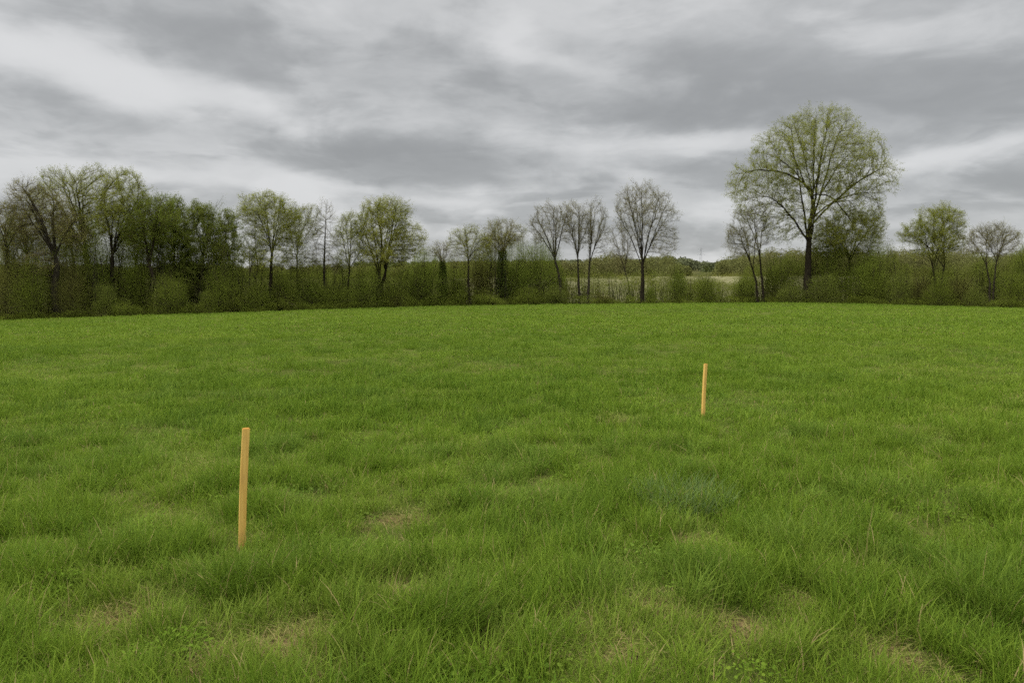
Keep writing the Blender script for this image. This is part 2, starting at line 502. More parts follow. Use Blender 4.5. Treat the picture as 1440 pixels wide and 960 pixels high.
tussock(338, 835, .20, 620, .19, .37, 'tussock', 'big dark green grass tussock right in front of the nearer stake')
tussock(625, 890, .17, 480, .18, .35, 'tussock', 'dark tussock with long blades arching right, near the bottom centre', bias=.5)
tussock(962, 714, .33, 850, .15, .27, 'tussock_blue', 'bluish grey-green tussock of short blades below the farther stake', wmin=.004, wmax=.008)
tussock(870, 705, .24, 380, .18, .31, 'tussock', 'dark green tussock just left of the bluish one')
tussock(1110, 785, .22, 430, .20, .38, 'tussock_light', 'tall light green tussock with upright blades, right of centre')
tussock(1395, 868, .22, 640, .20, .40, 'tussock', 'broad-bladed deep green tussock at the lower right edge', wmin=.0035, wmax=.007)
tussock(155, 790, .24, 480, .18, .34, 'tussock', 'wide dark tussock left of the nearer stake by the frame edge')
tussock(1215, 760, .20, 330, .17, .30, 'tussock', 'middling dark tussock right of the tall light green one')
tussock(650, 720, .17, 280, .17, .29, 'tussock', 'small dark tussock in mid field between the two stakes')

def weed(px, py, rad, n, size, label, rosette=False):
    p = ground_at(px, py)
    root = empty('weed_plant', p)
    tag(root, label, 'weed', 'broad-leaved weeds in the grass')
    V = []; Q = []; C = []; SV = []; SQ = []
    for k in range(n):
        a = random.uniform(0, 2 * math.pi); r = rad * math.sqrt(random.uniform(.02, 1)); hgt = random.uniform(.04, .11) * (1.15 - .6 * r / rad)
        tip = np.array([r * math.cos(a), r * math.sin(a), hgt])
        L = size * random.uniform(.6, 1.2); W = L * random.uniform(.4, .6)
        az = a + random.gauss(0, .6); el = random.uniform(-.2, .7)
        d = np.array([math.cos(az) * math.cos(el), math.sin(az) * math.cos(el), math.sin(el)])
        s = np.array([-math.sin(az), math.cos(az), random.gauss(0, .25)]); s /= np.linalg.norm(s)
        nrm = np.cross(d, s)
        b = len(V)
        rows = [(0, .15), (.3, .9), (.62, .95), (1, .08)]
        for (t, w) in rows:
            c = tip + d * L * t - nrm * L * .18 * t * t * -1
            c = c - np.array([0, 0, .22 * L * t * t])
            for e in (-1, 0, 1):
                V.append(c + s * W * .5 * w * e + nrm * (0.07 * L * abs(e)) * w)
        g = random.uniform(0, 1)
        for i in range(3):
            for j in range(2):
                Q.append((b + i * 3 + j, b + i * 3 + j + 1, b + i * 3 + j + 4, b + i * 3 + j + 3)); C.append(g)
        b = len(SV); base = np.array([tip[0] * .25, tip[1] * .25, -.02]); wv = np.array([.0018, .0018, 0]); wu = np.array([-.0018, .0018, 0])
        SV += [base - wv, base + wv, tip + wv * .6, tip - wv * .6, base - wu, base + wu, tip + wu * .6, tip - wu * .6]
        SQ += [(b, b + 1, b + 2, b + 3), (b + 4, b + 5, b + 6, b + 7)]
    link('leaves', mesh_np('weed_leaves', V, Q, None, [M['weed']], rnd=C, smooth=True), root)
    link('stems', mesh_np('weed_stems', SV, SQ, None, [M['weed']], rnd=np.full(len(SQ), .5)), root)
M['weed'] = leaf_mat('weed_leaf', (0.095, 0.165, 0.016), (0.14, 0.215, 0.026), (0.10, 0.17, 0.018), trans=.3, patch=3)
weed(240, 925, .19, 170, .026, 'patch of small broad-leaved weeds at the lower left, in front of the big tussock')
weed(45, 940, .15, 90, .034, 'broad-leaved weed in the bottom left corner of the meadow')
weed(80, 830, .12, 60, .032, 'little low weed among short grass near the left frame edge')

# ------------------------------------------------------------------ stakes
def wood_mat():
    m, t, out = new_mat('stake_wood')
    obj = t.new('ShaderNodeTexCoord').outputs['Object']
    mp = t.new('ShaderNodeMapping'); t.l.new(obj, mp.inputs[0]); mp.inputs['Scale'].default_value = (34, 34, 1.6)
    n = t.noise(mp.outputs[0], 1.2, 6, .6, .6)
    n2 = t.noise(obj, 5.0, 3)
    c = t.mix(t.ramp(n, .3, .75), (0.74, 0.48, 0.13), (0.57, 0.335, 0.075))
    c = t.mix(t.math('MULTIPLY', t.ramp(n2, .5, .7), .5), c, (0.42, 0.25, 0.085))
    geo = t.new('ShaderNodeSeparateXYZ'); t.l.new(obj, geo.inputs[0])
    mud = t.math('MULTIPLY', t.math('SUBTRACT', 1.0, t.ramp(geo.outputs[2], .02, .16)), t.ramp(n2, .3, .6))
    c = t.mix(t.math('MULTIPLY', mud, .55), c, (0.16, 0.11, 0.05))
    p = t.new('ShaderNodeBsdfPrincipled'); t.inp(p.inputs['Base Color'], c)
    p.inputs['Roughness'].default_value = .6; p.inputs['Specular IOR Level'].default_value = .3
    b = t.new('ShaderNodeBump'); b.inputs['Strength'].default_value = .35; b.inputs['Distance'].default_value = .002
    t.l.new(n, b.inputs['Height']); t.l.new(b.outputs[0], p.inputs['Normal'])
    t.l.new(p.outputs[0], out.inputs[0])
    e, t, out = new_mat('stake_end_grain')
    obj = t.new('ShaderNodeTexCoord').outputs['Object']
    n = t.noise(obj, 120, 3)
    d = t.new('ShaderNodeBsdfDiffuse'); t.inp(d.inputs[0], t.mix(n, (0.36, 0.17, 0.04), (0.5, 0.27, 0.07)))
    t.l.new(d.outputs[0], out.inputs[0])
    return m, e
WOOD, ENDG = wood_mat()

def stake(pxb, pyb, pxt, pyt, w, dp, rz, label, seed):
    g = ground_at(pxb, pyb)
    Y = g[1]
    top = at(pxt, pyt, Y)
    bot = g + np.array([0, 0, -.12]); bot[0] -= (top[0] - g[0]) * .15
    rr = random.Random(seed)
    prof = []
    n = 14
    V = []; c, s = math.cos(rz), math.sin(rz)
    ch = .0035
    octo = [(-1, -1, ch, 0), (-1, -1, 0, ch), (-1, 1, 0, -ch), (-1, 1, ch, 0), (1, 1, -ch, 0), (1, 1, 0, -ch), (1, -1, 0, ch), (1, -1, -ch, 0)]
    lv = list(np.linspace(0, 1, n)) + [1.0]
    for k, t in enumerate(lv):
        cen = bot + (top - bot) * t
        cen = cen + np.array([.006 * math.sin(math.pi * t) * -1, 0, 0])
        k_ = 1.0 + rr.gauss(0, .012); last = k == len(lv) - 1
        if last: k_ = .80; cen = cen + np.array([0, 0, .006])
        for (sx, sy, ox, oy) in octo:
            lx = (sx * w / 2 + ox) * k_; ly = (sy * dp / 2 + oy) * k_
            V.append([cen[0] + c * lx - s * ly, cen[1] + s * lx + c * ly, cen[2]])
    V = np.array(V) - g
    Q = []
    for k in range(len(lv) - 1):
        for j in range(8):
            j2 = (j + 1) % 8
            Q.append((k * 8 + j2, k * 8 + j, k * 8 + 8 + j, k * 8 + 8 + j2))
    me = bpy.data.meshes.new('wooden_stake')
    me.from_pydata([tuple(v) for v in V], [], [tuple(q) for q in Q] + [tuple(range(len(V) - 1, len(V) - 9, -1))])
    me.materials.append(WOOD); me.materials.append(ENDG)
    me.polygons[len(me.polygons) - 1].material_index = 1
    for k in range(len(me.polygons) - 9, len(me.polygons) - 1): me.polygons[k].material_index = 1
    me.update()
    o = link('wooden_stake', me); o.location = g
    tag(o, label, 'stake', 'wooden marker stakes in the grass')
stake(341, 772, 346, 603, .044, .034, R(22), 'nearer wooden stake, taller in view, leaning slightly right behind the big dark tussock', 1)
stake(989, 588, 992.3, 512, .041, .032, R(24), 'farther wooden stake, smaller in view, standing in the open meadow', 2)

# ------------------------------------------------------------------ trees
def tubes(P0, P1, r0, r1, D0, D1, sides):
    """separate tapered tubes between point pairs -> verts, quads"""
    n = len(P0)
    def ring(P, D, r):
        D = unit(D)
        ref = np.where(np.abs(D[:, 2:3]) < .9, np.array([[0, 0, 1.]]), np.array([[1., 0, 0]]))
        U = unit(np.cross(D, ref)); W = np.cross(D, U)
        a = np.arange(sides) / sides * 2 * math.pi
        return P[:, None] + r[:, None, None] * (np.cos(a)[None, :, None] * U[:, None] + np.sin(a)[None, :, None] * W[:, None])
    A = ring(P0, D0, r0); B = ring(P1, D1, r1)
    V = np.concatenate([A, B], 1).reshape(-1, 3)
    o = (np.arange(n) * 2 * sides)[:, None]; j = np.arange(sides)[None]; j2 = (j + 1) % sides
    Q = np.stack([o + j, o + j2, o + sides + j2, o + sides + j], -1).reshape(-1, 4)
    return V, Q

def leaf_quads(C, size, flat=0.0, aspect=(0.5, 0.8)):
    n = len(C)
    nrm = randdir(n); nrm[:, 2] = nrm[:, 2] * (1 + flat); nrm = unit(nrm)
    u = unit(np.cross(nrm, randdir(n))); v = np.cross(nrm, u)
    s = size * rng.uniform(.6, 1.3, n)[:, None]; a = rng.uniform(*aspect, n)[:, None]
    V = np.stack([C - u * s * .5, C - v * s * .5 * a + u * s * .08, C + u * s * .5, C + v * s * .5 * a + u * s * .08], 1).reshape(-1, 3)
    Q = np.arange(n * 4).reshape(-1, 4)
    return V, Q

def grow(chains, attr, step, kill, inertia=.8, up=.06, iters=90, centre=None, cone=.05):
    """space colonisation from seed chains [(pts, parent_index or -1)]"""
    pos = []; par = []; dirs = []; grown = []
    for pts, pidx in chains:
        prev = pidx
        for k, p in enumerate(pts):
            pos.append(p); par.append(prev)
            q = pos[prev] if prev >= 0 else p - np.array([0, 0, 1.])
            dirs.append(unit(p - q)); prev = len(pos) - 1
    pos = np.array(pos); par = np.array(par); dirs = np.array(dirs)
    nch = np.zeros(len(pos), int)
    A = attr.copy()
    best = np.full(len(A), -1); bd = np.full(len(A), 1e9)
    def upd(lo):
        nonlocal best, bd
        for c in range(lo, len(pos), 600):
            P = pos[c:c + 600]
            d = np.sqrt(np.maximum((A ** 2).sum(1)[:, None] + (P ** 2).sum(1)[None] - 2 * A @ P.T, 0))
            j = d.argmin(1); dm = d[np.arange(len(A)), j]
            m = dm < bd; best[m] = c + j[m]; bd[m] = dm[m]
    upd(0)
    for it in range(iters):
        k = bd > kill
        A, best, bd = A[k], best[k], bd[k]
        if len(A) == 0: break
        to = unit(A - pos[best]); see = (to * dirs[best]).sum(1) > cone
        S = np.zeros((len(pos), 3)); np.add.at(S, best[see], to[see])
        cand = np.unique(best[see]); cand = cand[nch[cand] < 3]
        if len(cand) == 0: break
        d = unit(unit(S[cand]) + inertia * dirs[cand] + np.array([0, 0, up]) + .26 * unit(pos[cand] - centre) + rng.normal(0, .13, (len(cand), 3)))
        lo = len(pos)
        pos = np.vstack([pos, pos[cand] + d * step]); par = np.concatenate([par, cand]); dirs = np.vstack([dirs, d])
        nch[cand] += 1; nch = np.concatenate([nch, np.zeros(len(cand), int)])
        upd(lo)
    return pos, par, dirs

LEAF = {'spring': 'leaf_spring', 'yellow': 'leaf_yellow', 'mid': 'leaf_mid', 'dark': 'leaf_dark', 'bud': 'leaf_bud'}

def tree(name, label, dd, trunks, crown, R0, leaf='spring', nleaf=2.0, lsize=.13, fan=6, dens=1.0, twl=.55, ntw=2, bark='bark',
         upb=.06, shell=.55, ivy=None, reach=.62, group=None, twr=.0062, lowfan=.80):
    """trunks: polylines in photograph pixels; crown: ellipses (cx,cy,rx,ry) in the same pixels, placed at the tree's own distance"""
    bx = trunks[0][0][0]
    Y0 = edge_depth(bx) + dd
    k = Y0 / F
    root_p = at(bx, 420, Y0); root_p[2] = float(height(root_p[0], root_p[1]))
    H = root_p[2]
    # attractors
    A = []; ell = []; R0 = R0 * .62
    tot = sum(rx * ry for _, _, rx, ry in crown)
    for (cx, cy, rx, ry) in crown:
        c = at(cx, cy, Y0); a, b = rx * k * .94, ry * k * .94
        n = int(max(60, .085 * dens * math.pi * rx * ry))
        v = randdir(n); rad = rng.uniform(0, 1, n) ** (1 / 3.) * (1 - shell) + shell * rng.uniform(.55, 1, n) ** .6
        lump = 1 + .16 * (fbm(v[:, 0] * 2.2 + cx, v[:, 2] * 2.2 + v[:, 1], int(cx) + 3, 2) - .5) * 2
        A.append(c + v * (rad * lump)[:, None] * np.array([a, a * .85, b])); ell.append((c, a, b))
    A = np.vstack(A)
    step = max(.14, (root_p[2] * 0 + (420 - min(c[1] - c[3] for c in crown)) * k) / 62)
    chains = []; count = 0; starts = []
    rr = random.Random(int(bx * 7 + dd))
    for ti, tk in enumerate(trunks):
        pts = []
        Yo = Y0 + (0 if ti == 0 else rr.uniform(-.4, .4))
        W = [at(x, y, Yo) for x, y in tk]
        W[0][2] = float(height(W[0][0], W[0][1])) - .15
        for a, b in zip(W[:-1], W[1:]):
            m = max(2, int(np.linalg.norm(b - a) / step))
            for s in range(m): pts.append(a + (b - a) * s / m)
        pts.append(W[-1])
        pts = np.array(pts)
        jit = np.cumsum(rng.normal(0, .012, (len(pts), 3)), 0); jit[:, 2] = 0
        pts = pts + jit
        chains.append((list(pts), -1)); starts.append((count, len(pts))); count += len(pts)
        m = max(1, int(round(fan / len(trunks))))
        for q in range(m):
            c, a, b = ell[rr.randrange(len(ell))] if rr.random() < .5 else max(ell, key=lambda e: e[1] * e[2])
            az = 2 * math.pi * (q + rr.random() * .7) / m + ti * 1.3
            el = math.asin(min(1, max(-.1, rr.uniform(-.05, .95))))
            tgt = c + reach * np.array([a * math.cos(az) * math.cos(el), a * .85 * math.sin(az) * math.cos(el), b * math.sin(el) * 1.1])
            i0 = int(len(pts) * rr.uniform(lowfan, .99)); p0 = pts[min(i0, len(pts) - 1)]
            dist = np.linalg.norm(tgt - p0)
            ctl = p0 + np.array([0, 0, 1]) * dist * .34 + (tgt - p0) * np.array([.42, .42, .20])
            mm = max(3, int(dist * 1.08 / step)); tt = np.linspace(0, 1, mm + 1)[1:, None]
            bz = (1 - tt) ** 2 * p0 + 2 * tt * (1 - tt) * ctl + tt ** 2 * tgt
            wob = np.cumsum(rng.normal(0, .10 * step, (mm, 3)), 0)
            chains.append((list(bz + wob), starts[ti][0] + min(i0, len(pts) - 1))); count += mm
    cen = np.array(chains[0][0][-1]) - np.array([0, 0, step * 4])
    pos, par, dirs = grow(chains, A, step, step * 1.25, up=upb, centre=cen)
    n = len(pos)
    cnt = np.zeros(n); haschild = np.zeros(n, bool)
    for i in range(n - 1, -1, -1):
        if cnt[i] == 0: cnt[i] = 1
        if par[i] >= 0: cnt[par[i]] += cnt[i]; haschild[par[i]] = True
    ex = 1 / 2.25
    base_n = cnt[0] if len(trunks) == 1 else max(cnt[s] for s, _ in starts)
    r_tip = max(R0 / base_n ** ex, .0075)
    rad = np.minimum(r_tip * cnt ** ex, R0)
    # trunk tapering and root flare
    for s0, ln in starts:
        for q in range(ln):
            hgt = pos[s0 + q][2] - H
            rad[s0 + q] = max(rad[s0 + q], rad[s0] * (1 - .92 * (q / ln) ** (1.3 if lowfan < .6 else 2.5))) * (1 + .45 * math.exp(-max(hgt, 0) / .5))
    child = np.where(par >= 0)[0]; pc = par[child]
    main = np.zeros(n, bool)
    bestc = {}
    for c, p in zip(child, pc):
        if p not in bestc or cnt[c] > cnt[bestc[p]]: bestc[p] = c
    main[list(bestc.values())] = True
    mch = main[child]
    r1 = rad[child]; r0 = np.where(mch, rad[pc], np.minimum(rad[pc], r1 * 1.25))
    D1 = dirs[child]; D0 = np.where(mch[:, None], dirs[pc], pos[child] - pos[pc])
    VV = []; QQ = []; off = 0; mi = []
    for lo, hi, sd in ((.09, 9, 9), (.035, .09, 5), (0, .035, 3)):
        m = (r1 > lo) & (r1 <= hi)
        if m.any():
            v, q = tubes(pos[pc][m], pos[child][m], r0[m], r1[m], D0[m], D1[m], sd)
            VV.append(v); QQ.append(q + off); off += len(v); mi += [1 if hi <= .035 else 0] * len(q)
    # twigs
    thin = np.where((rad < max(.028, r_tip * 3.2)) & (np.arange(n) > sum(l for _, l in starts)))[0]
    src = np.repeat(thin, ntw)
    outw = unit(pos[src] - cen)
    td = unit(dirs[src] * .9 + randdir(len(src)) * .6 + outw * .35 + np.array([0, 0, .2]))
    tl = twl * rng.uniform(.5, 1.35, len(src))
    T0 = pos[src]; T1 = T0 + td * tl[:, None]
    v, q = tubes(T0, T1, np.full(len(src), twr), np.full(len(src), twr * .6), td, td, 3)
    VV.append(v); QQ.append(q + off); off += len(v); mi += [1] * len(q)
    s2 = np.repeat(np.arange(len(src)), 2)                      # side twigs: the fine spray of the crown
    T0 = T0[s2] + td[s2] * (tl[s2] * rng.uniform(.25, 1.0, len(s2)))[:, None]
    td = unit(td[s2] + randdir(len(s2)) * .75 + np.array([0, 0, .2])); tl = twl * rng.uniform(.3, .85, len(s2))
    v, q = tubes(T0, T0 + td * tl[:, None], np.full(len(s2), twr * .6), np.full(len(s2), twr * .35), td, td, 3)
    VV.append(v); QQ.append(q + off); off += len(v); mi += [1] * len(q)
    src = s2
    root = empty(name, root_p)
    tag(root, label, 'tree', group)
    wood = link('trunk', mesh_np('trunk', np.vstack(VV) - root_p, np.vstack(QQ), None, [M[bark], M['twig_green' if leaf != 'bud' else 'twig_brown']], smooth=True), root)
    wood.data.polygons.foreach_set('material_index', np.array(mi, np.int32))
    nl = rng.poisson(nleaf * 2.4, len(src))
    ls = np.repeat(np.arange(len(src)), nl)
    if len(ls):
        lp = T0[ls] + td[ls] * (tl[ls] * rng.uniform(.15, 1.05, len(ls)))[:, None] + rng.normal(0, .09, (len(ls), 3))
        v, q = leaf_quads(lp, lsize * .62)
        link('crown', mesh_np('crown', v - root_p, q, None, [M[LEAF[leaf]]], rnd=rng.uniform(0, 1, len(q))), root)
    if ivy:
        (y0, y1, wpx, dn) = ivy
        s0, ln = starts[0]; tp = pos[s0:s0 + ln]
        za, zb = at(bx, y0, Y0)[2], at(bx, y1, Y0)[2]
        sel = rng.uniform(za, zb, dn)
        cx = np.interp(sel, tp[:, 2], tp[:, 0]); cy = np.interp(sel, tp[:, 2], tp[:, 1])
        wv = wpx * k * (.55 + .8 * fbm(sel * 1.3, sel * 0, int(bx), 2)) * (1 - .5 * (sel - za) / (zb - za))
        a = rng.uniform(0, 2 * math.pi, dn); r_ = wv * np.sqrt(rng.uniform(.1, 1, dn))
        C = np.stack([cx + r_ * np.cos(a), cy + r_ * np.sin(a), sel], -1)
        v, q = leaf_quads(C, .09)
        link('ivy', mesh_np('ivy', v - root_p, q, None, [M['leaf_ivy']], rnd=rng.uniform(0, 1, len(q))), root)
    return root

GT = 'trees along the field edge'
# left group ----------------------------------------------------------
tree('broadleaf_tree', 'slim thin-leaved tree cut by the left frame edge', 2.0, [[(6, 450), (8, 400), (10, 360), (8, 330)]],
     [(8, 320, 34, 38)], .17, 'bud', 1.2, .10, fan=5, bark='bark', group=GT, twl=.5)
tree('broadleaf_tree', 'gnarled brownish tree with stout trunk, second from the left frame edge', 1.0, [[(80, 447), (76, 410), (78, 375), (74, 352)]],
     [(55, 305, 46, 44), (40, 280, 28, 28), (95, 325, 26, 30), (60, 372, 34, 20)], .36, 'bud', 1.0, .10, fan=8, dens=1.0, bark='bark_grey', group=GT, twl=.55)
tree('broadleaf_tree', 'tall green-tinged tree with vase of dark limbs, topmost at the far left', 5.0, [[(126, 446), (122, 400), (124, 352)]],
     [(92, 290, 42, 50), (135, 282, 42, 48), (110, 325, 40, 30), (78, 262, 24, 22)], .33, 'spring', 1.7, .12, fan=10, group=GT, reach=.7)
tree('broadleaf_tree', 'leafy green tree leaning right, right half of the highest crown at left', 3.0, [[(160, 446), (158, 400), (160, 352)]],
     [(172, 285, 38, 46), (186, 308, 30, 34), (160, 318, 28, 28)], .26, 'spring', 2.6, .12, fan=7, group=GT, reach=.7)
tree('broadleaf_tree', 'tree with a dark trunk bent to the left, beside the dense dark trees', 1.0, [[(225, 440), (224, 405), (216, 385), (206, 362)]],
     [(205, 318, 28, 40), (228, 308, 22, 32), (192, 330, 18, 26)], .21, 'mid', 3.0, .12, fan=6, group=GT)
tree('bare_tree', 'thin brownish tree half hidden behind the gnarled stout tree, on its left', 6.0, [[(40, 446), (40, 400), (39, 352)]],
     [(38, 325, 32, 40), (28, 345, 26, 30)], .16, 'bud', 1.3, .11, fan=7, group=GT, bark='bark_grey')
tree('bare_tree', 'thin brownish tree in the back between gnarled stout tree and highest crown', 8.0, [[(104, 446), (104, 400), (103, 360)]],
     [(104, 340, 30, 34), (92, 352, 24, 28)], .15, 'bud', 1.3, .11, fan=7, group=GT, bark='bark_grey')
tree('broadleaf_tree', 'slight green tree in the back behind the tree with the bent trunk', 8.0, [[(192, 444), (192, 400), (191, 365)]],
     [(190, 345, 28, 30), (204, 340, 22, 34)], .14, 'mid', 1.5, .11, fan=7, group=GT)
GD = 'dense dark trees left of centre'
tree('dark_tree', 'dense dark green tree with ragged top, leftmost of the dark trio', 4.0, [[(246, 440), (246, 400), (245, 350)]],
     [(242, 345, 26, 66), (238, 308, 14, 26), (250, 303, 11, 22), (246, 395, 26, 36)], .20, 'dark', 3.4, .15, fan=7, dens=1.3, group=GD, upb=.3, twl=.45)
tree('dark_tree', 'dense dark green tree in the middle of the dark trio', 5.0, [[(286, 440), (286, 400), (285, 350)]],
     [(282, 352, 27, 62), (274, 310, 11, 24), (290, 312, 12, 26), (286, 400, 26, 34)], .20, 'dark', 3.4, .15, fan=7, dens=1.3, group=GD, upb=.3, twl=.45)
tree('dark_tree', 'dense dark green tree, rightmost of the dark trio', 6.0, [[(322, 438), (321, 400), (321, 355)]],
     [(320, 352, 21, 56), (313, 316, 9, 22), (327, 318, 10, 22), (318, 398, 24, 34)], .18, 'dark', 3.0, .15, fan=6, dens=1.2, group=GD, upb=.3, twl=.45)
tree('broadleaf_tree', 'slim many-stemmed tree in the gap right of the dark trio', 2.5, [[(351, 438), (352, 400), (352, 372)], [(355, 438), (358, 400), (364, 368)]],
     [(352, 350, 16, 28), (362, 360, 14, 22)], .10, 'mid', 1.6, .11, fan=5, group=GT)
tree('broadleaf_tree', 'round-topped pale green tree on a straight slim trunk, right of the dark trio', 2.0, [[(379, 437), (380, 395), (382, 345)]],
     [(378, 302, 42, 30), (384, 322, 32, 34), (360, 300, 22, 22), (402, 330, 22, 30), (376, 362, 30, 22)], .20, 'spring', 2.4, .12, fan=9, group=GT, reach=.7)
tree('broadleaf_tree', 'slender tree with airy spreading top, between round-topped tree and bare spire', 3.5, [[(416, 436), (417, 400), (419, 350)]],
     [(422, 322, 27, 30), (432, 306, 20, 14), (416, 352, 20, 22), (422, 368, 24, 16)], .13, 'spring', 1.5, .11, fan=6, group=GT)
tree('spire_tree', 'slender bare spire-shaped tree with fine twigs, left of centre', 3.0, [[(455, 435), (455, 395), (456, 345), (457, 305)]],
     [(456, 340, 20, 40), (457, 302, 10, 22), (450, 362, 20, 16), (460, 374, 20, 12)], .13, 'bud', .7, .09, fan=4, dens=1.1, group=GT, upb=.25, bark='bark_grey')
tree('broadleaf_tree', 'narrow vase-shaped tree leafing at the top, just left of the big yellow-green one', 2.0, [[(489, 434), (490, 400), (492, 374)]],
     [(490, 336, 19, 32), (488, 322, 16, 20), (504, 350, 14, 24), (488, 368, 18, 16)], .14, 'spring', 2.4, .11, fan=6, group=GT, upb=.15)
tree('broadleaf_tree', 'broad yellow-green tree with dense round crown, left of centre', 1.5, [[(532, 434), (533, 400), (535, 380)], [(536, 434), (537, 402), (544, 378)]],
     [(540, 330, 40, 48), (525, 318, 26, 36), (575, 338, 24, 26), (548, 305, 30, 26), (540, 362, 40, 18)], .25, 'yellow', 2.3, .13, fan=10, dens=1.1, group=GT, reach=.7)
tree('broadleaf_tree', 'small ivy-clad stem with a thin tuft of twigs on top', 2.0, [[(622, 431), (622, 395), (622, 372)]],
     [(621, 357, 17, 15)], .12, 'bud', 1.0, .10, fan=5, group=GT, ivy=(428, 368, 12, 6000))
tree('broadleaf_tree', 'thin-crowned tree with a slim dark trunk, right of the tufted ivy stem', 1.5, [[(660, 430), (659, 395), (659, 362)]],
     [(660, 344, 25, 27), (646, 340, 15, 16), (678, 352, 15, 22), (650, 366, 20, 14)], .15, 'spring', 1.4, .11, fan=7, group=GT)
tree('broadleaf_tree', 'flat-topped twiggy tree on an ivy-dark trunk, near the picture centre', 2.0, [[(705, 430), (704, 395), (705, 358)]],
     [(708, 330, 33, 20), (700, 342, 26, 20)], .17, 'bud', 1.7, .10, fan=9, group=GT, ivy=(428, 352, 14, 8000))
tree('bare_tree', 'bare vase-shaped tree leaning left at the end of the hedge', 1.0, [[(788, 428), (788, 400), (784, 378), (778, 358)]],
     [(772, 318, 30, 34), (790, 318, 20, 32), (760, 325, 18, 24)], .20, 'bud', .8, .09, fan=9, group=GT, bark='bark_grey', reach=.75)
tree('bare_tree', 'bare twiggy tree, left one of the close pair right of centre', 1.5, [[(815, 428), (814, 398), (812, 362)]],
     [(812, 322, 22, 40), (806, 310, 18, 28)], .16, 'bud', 1.2, .09, fan=7, group=GT, bark='bark_grey', upb=.15)
tree('bare_tree', 'bare twiggy tree, right one of the close pair right of centre', 1.0, [[(827, 429), (828, 400), (830, 360)]],
     [(836, 318, 22, 42), (842, 335, 16, 30)], .16, 'bud', .8, .09, fan=8, group=GT, bark='bark_grey', upb=.15)
tree('bare_tree', 'small bare sapling behind and left of the tall handsome bare tree', 9.0, [[(888, 420), (884, 395), (877, 372)]],
     [(872, 345, 18, 32), (884, 350, 12, 26)], .12, 'bud', .5, .09, fan=6, group=GT, bark='bark_grey')
tree('bare_tree', 'tall nearly bare tree with full fan of branches and few leaves, standing in the gap', .8, [[(902, 428), (904, 395), (904, 365)]],
     [(912, 308, 42, 46), (890, 300, 28, 40), (925, 340, 30, 28), (905, 285, 30, 30)], .27, 'bud', 1.0, .10, fan=13, dens=1.15, group=GT, reach=.75, bark='bark')
# right group ---------------------------------------------------------
tree('bare_tree', 'small two-stemmed tree at the left foot of the giant tree', 1.0, [[(1066, 426), (1064, 398), (1056, 370)], [(1074, 426), (1071, 390), (1068, 350)]],
     [(1052, 330, 34, 38), (1066, 310, 22, 26), (1040, 345, 20, 26)], .15, 'bud', 1.4, .10, fan=9, group=GT, bark='bark')
tree('giant_tree', 'giant spreading tree with domed spring-green crown, tallest in the picture', 1.2, [[(1134, 427), (1136, 385), (1138, 345), (1139, 318), (1143, 290), (1141, 262)]],
     [(1148, 221, 76, 66), (1108, 235, 56, 58), (1194, 238, 58, 50), (1222, 252, 36, 38), (1066, 258, 42, 34), (1046, 266, 15, 30), (1150, 285, 70, 34), (1210, 292, 34, 26), (1072, 292, 38, 24), (1175, 175, 25, 20), (1122, 184, 23, 18), (1108, 322, 34, 18), (1172, 326, 42, 20)], .50, 'spring', 3.1, .14, fan=19, lowfan=.40, dens=1.15, group=GT, reach=.78,
     twl=.75, shell=.35, upb=.05)
tree('broadleaf_tree', 'lower leafy tree tucked behind the right side of the giant tree', 6.0, [[(1196, 427), (1196, 390), (1195, 360)]],
     [(1198, 330, 46, 36), (1220, 322, 26, 26), (1170, 345, 30, 30)], .22, 'spring', 2.5, .13, fan=9, group=GT)
tree('broadleaf_tree', 'round bright green tree on clustered stems, second from the right frame edge', 1.0, [[(1318, 430), (1315, 395), (1312, 370)], [(1322, 430), (1324, 395), (1330, 368)]],
     [(1315, 326, 32, 36), (1330, 318, 24, 30), (1288, 332, 22, 20), (1344, 345, 14, 14), (1314, 352, 28, 18)], .15, 'spring', 3.0, .12, fan=11, dens=1.15, group=GT, upb=.12)
tree('bare_tree', 'bare twiggy round-headed tree nearest the right frame edge', .8, [[(1391, 432), (1392, 400), (1385, 365)], [(1396, 432), (1398, 400), (1404, 362)]],
     [(1382, 342, 26, 24), (1408, 342, 26, 26), (1395, 335, 32, 20)], .11, 'bud', 1.0, .09, fan=11, group=GT, bark='bark_grey', upb=.1)

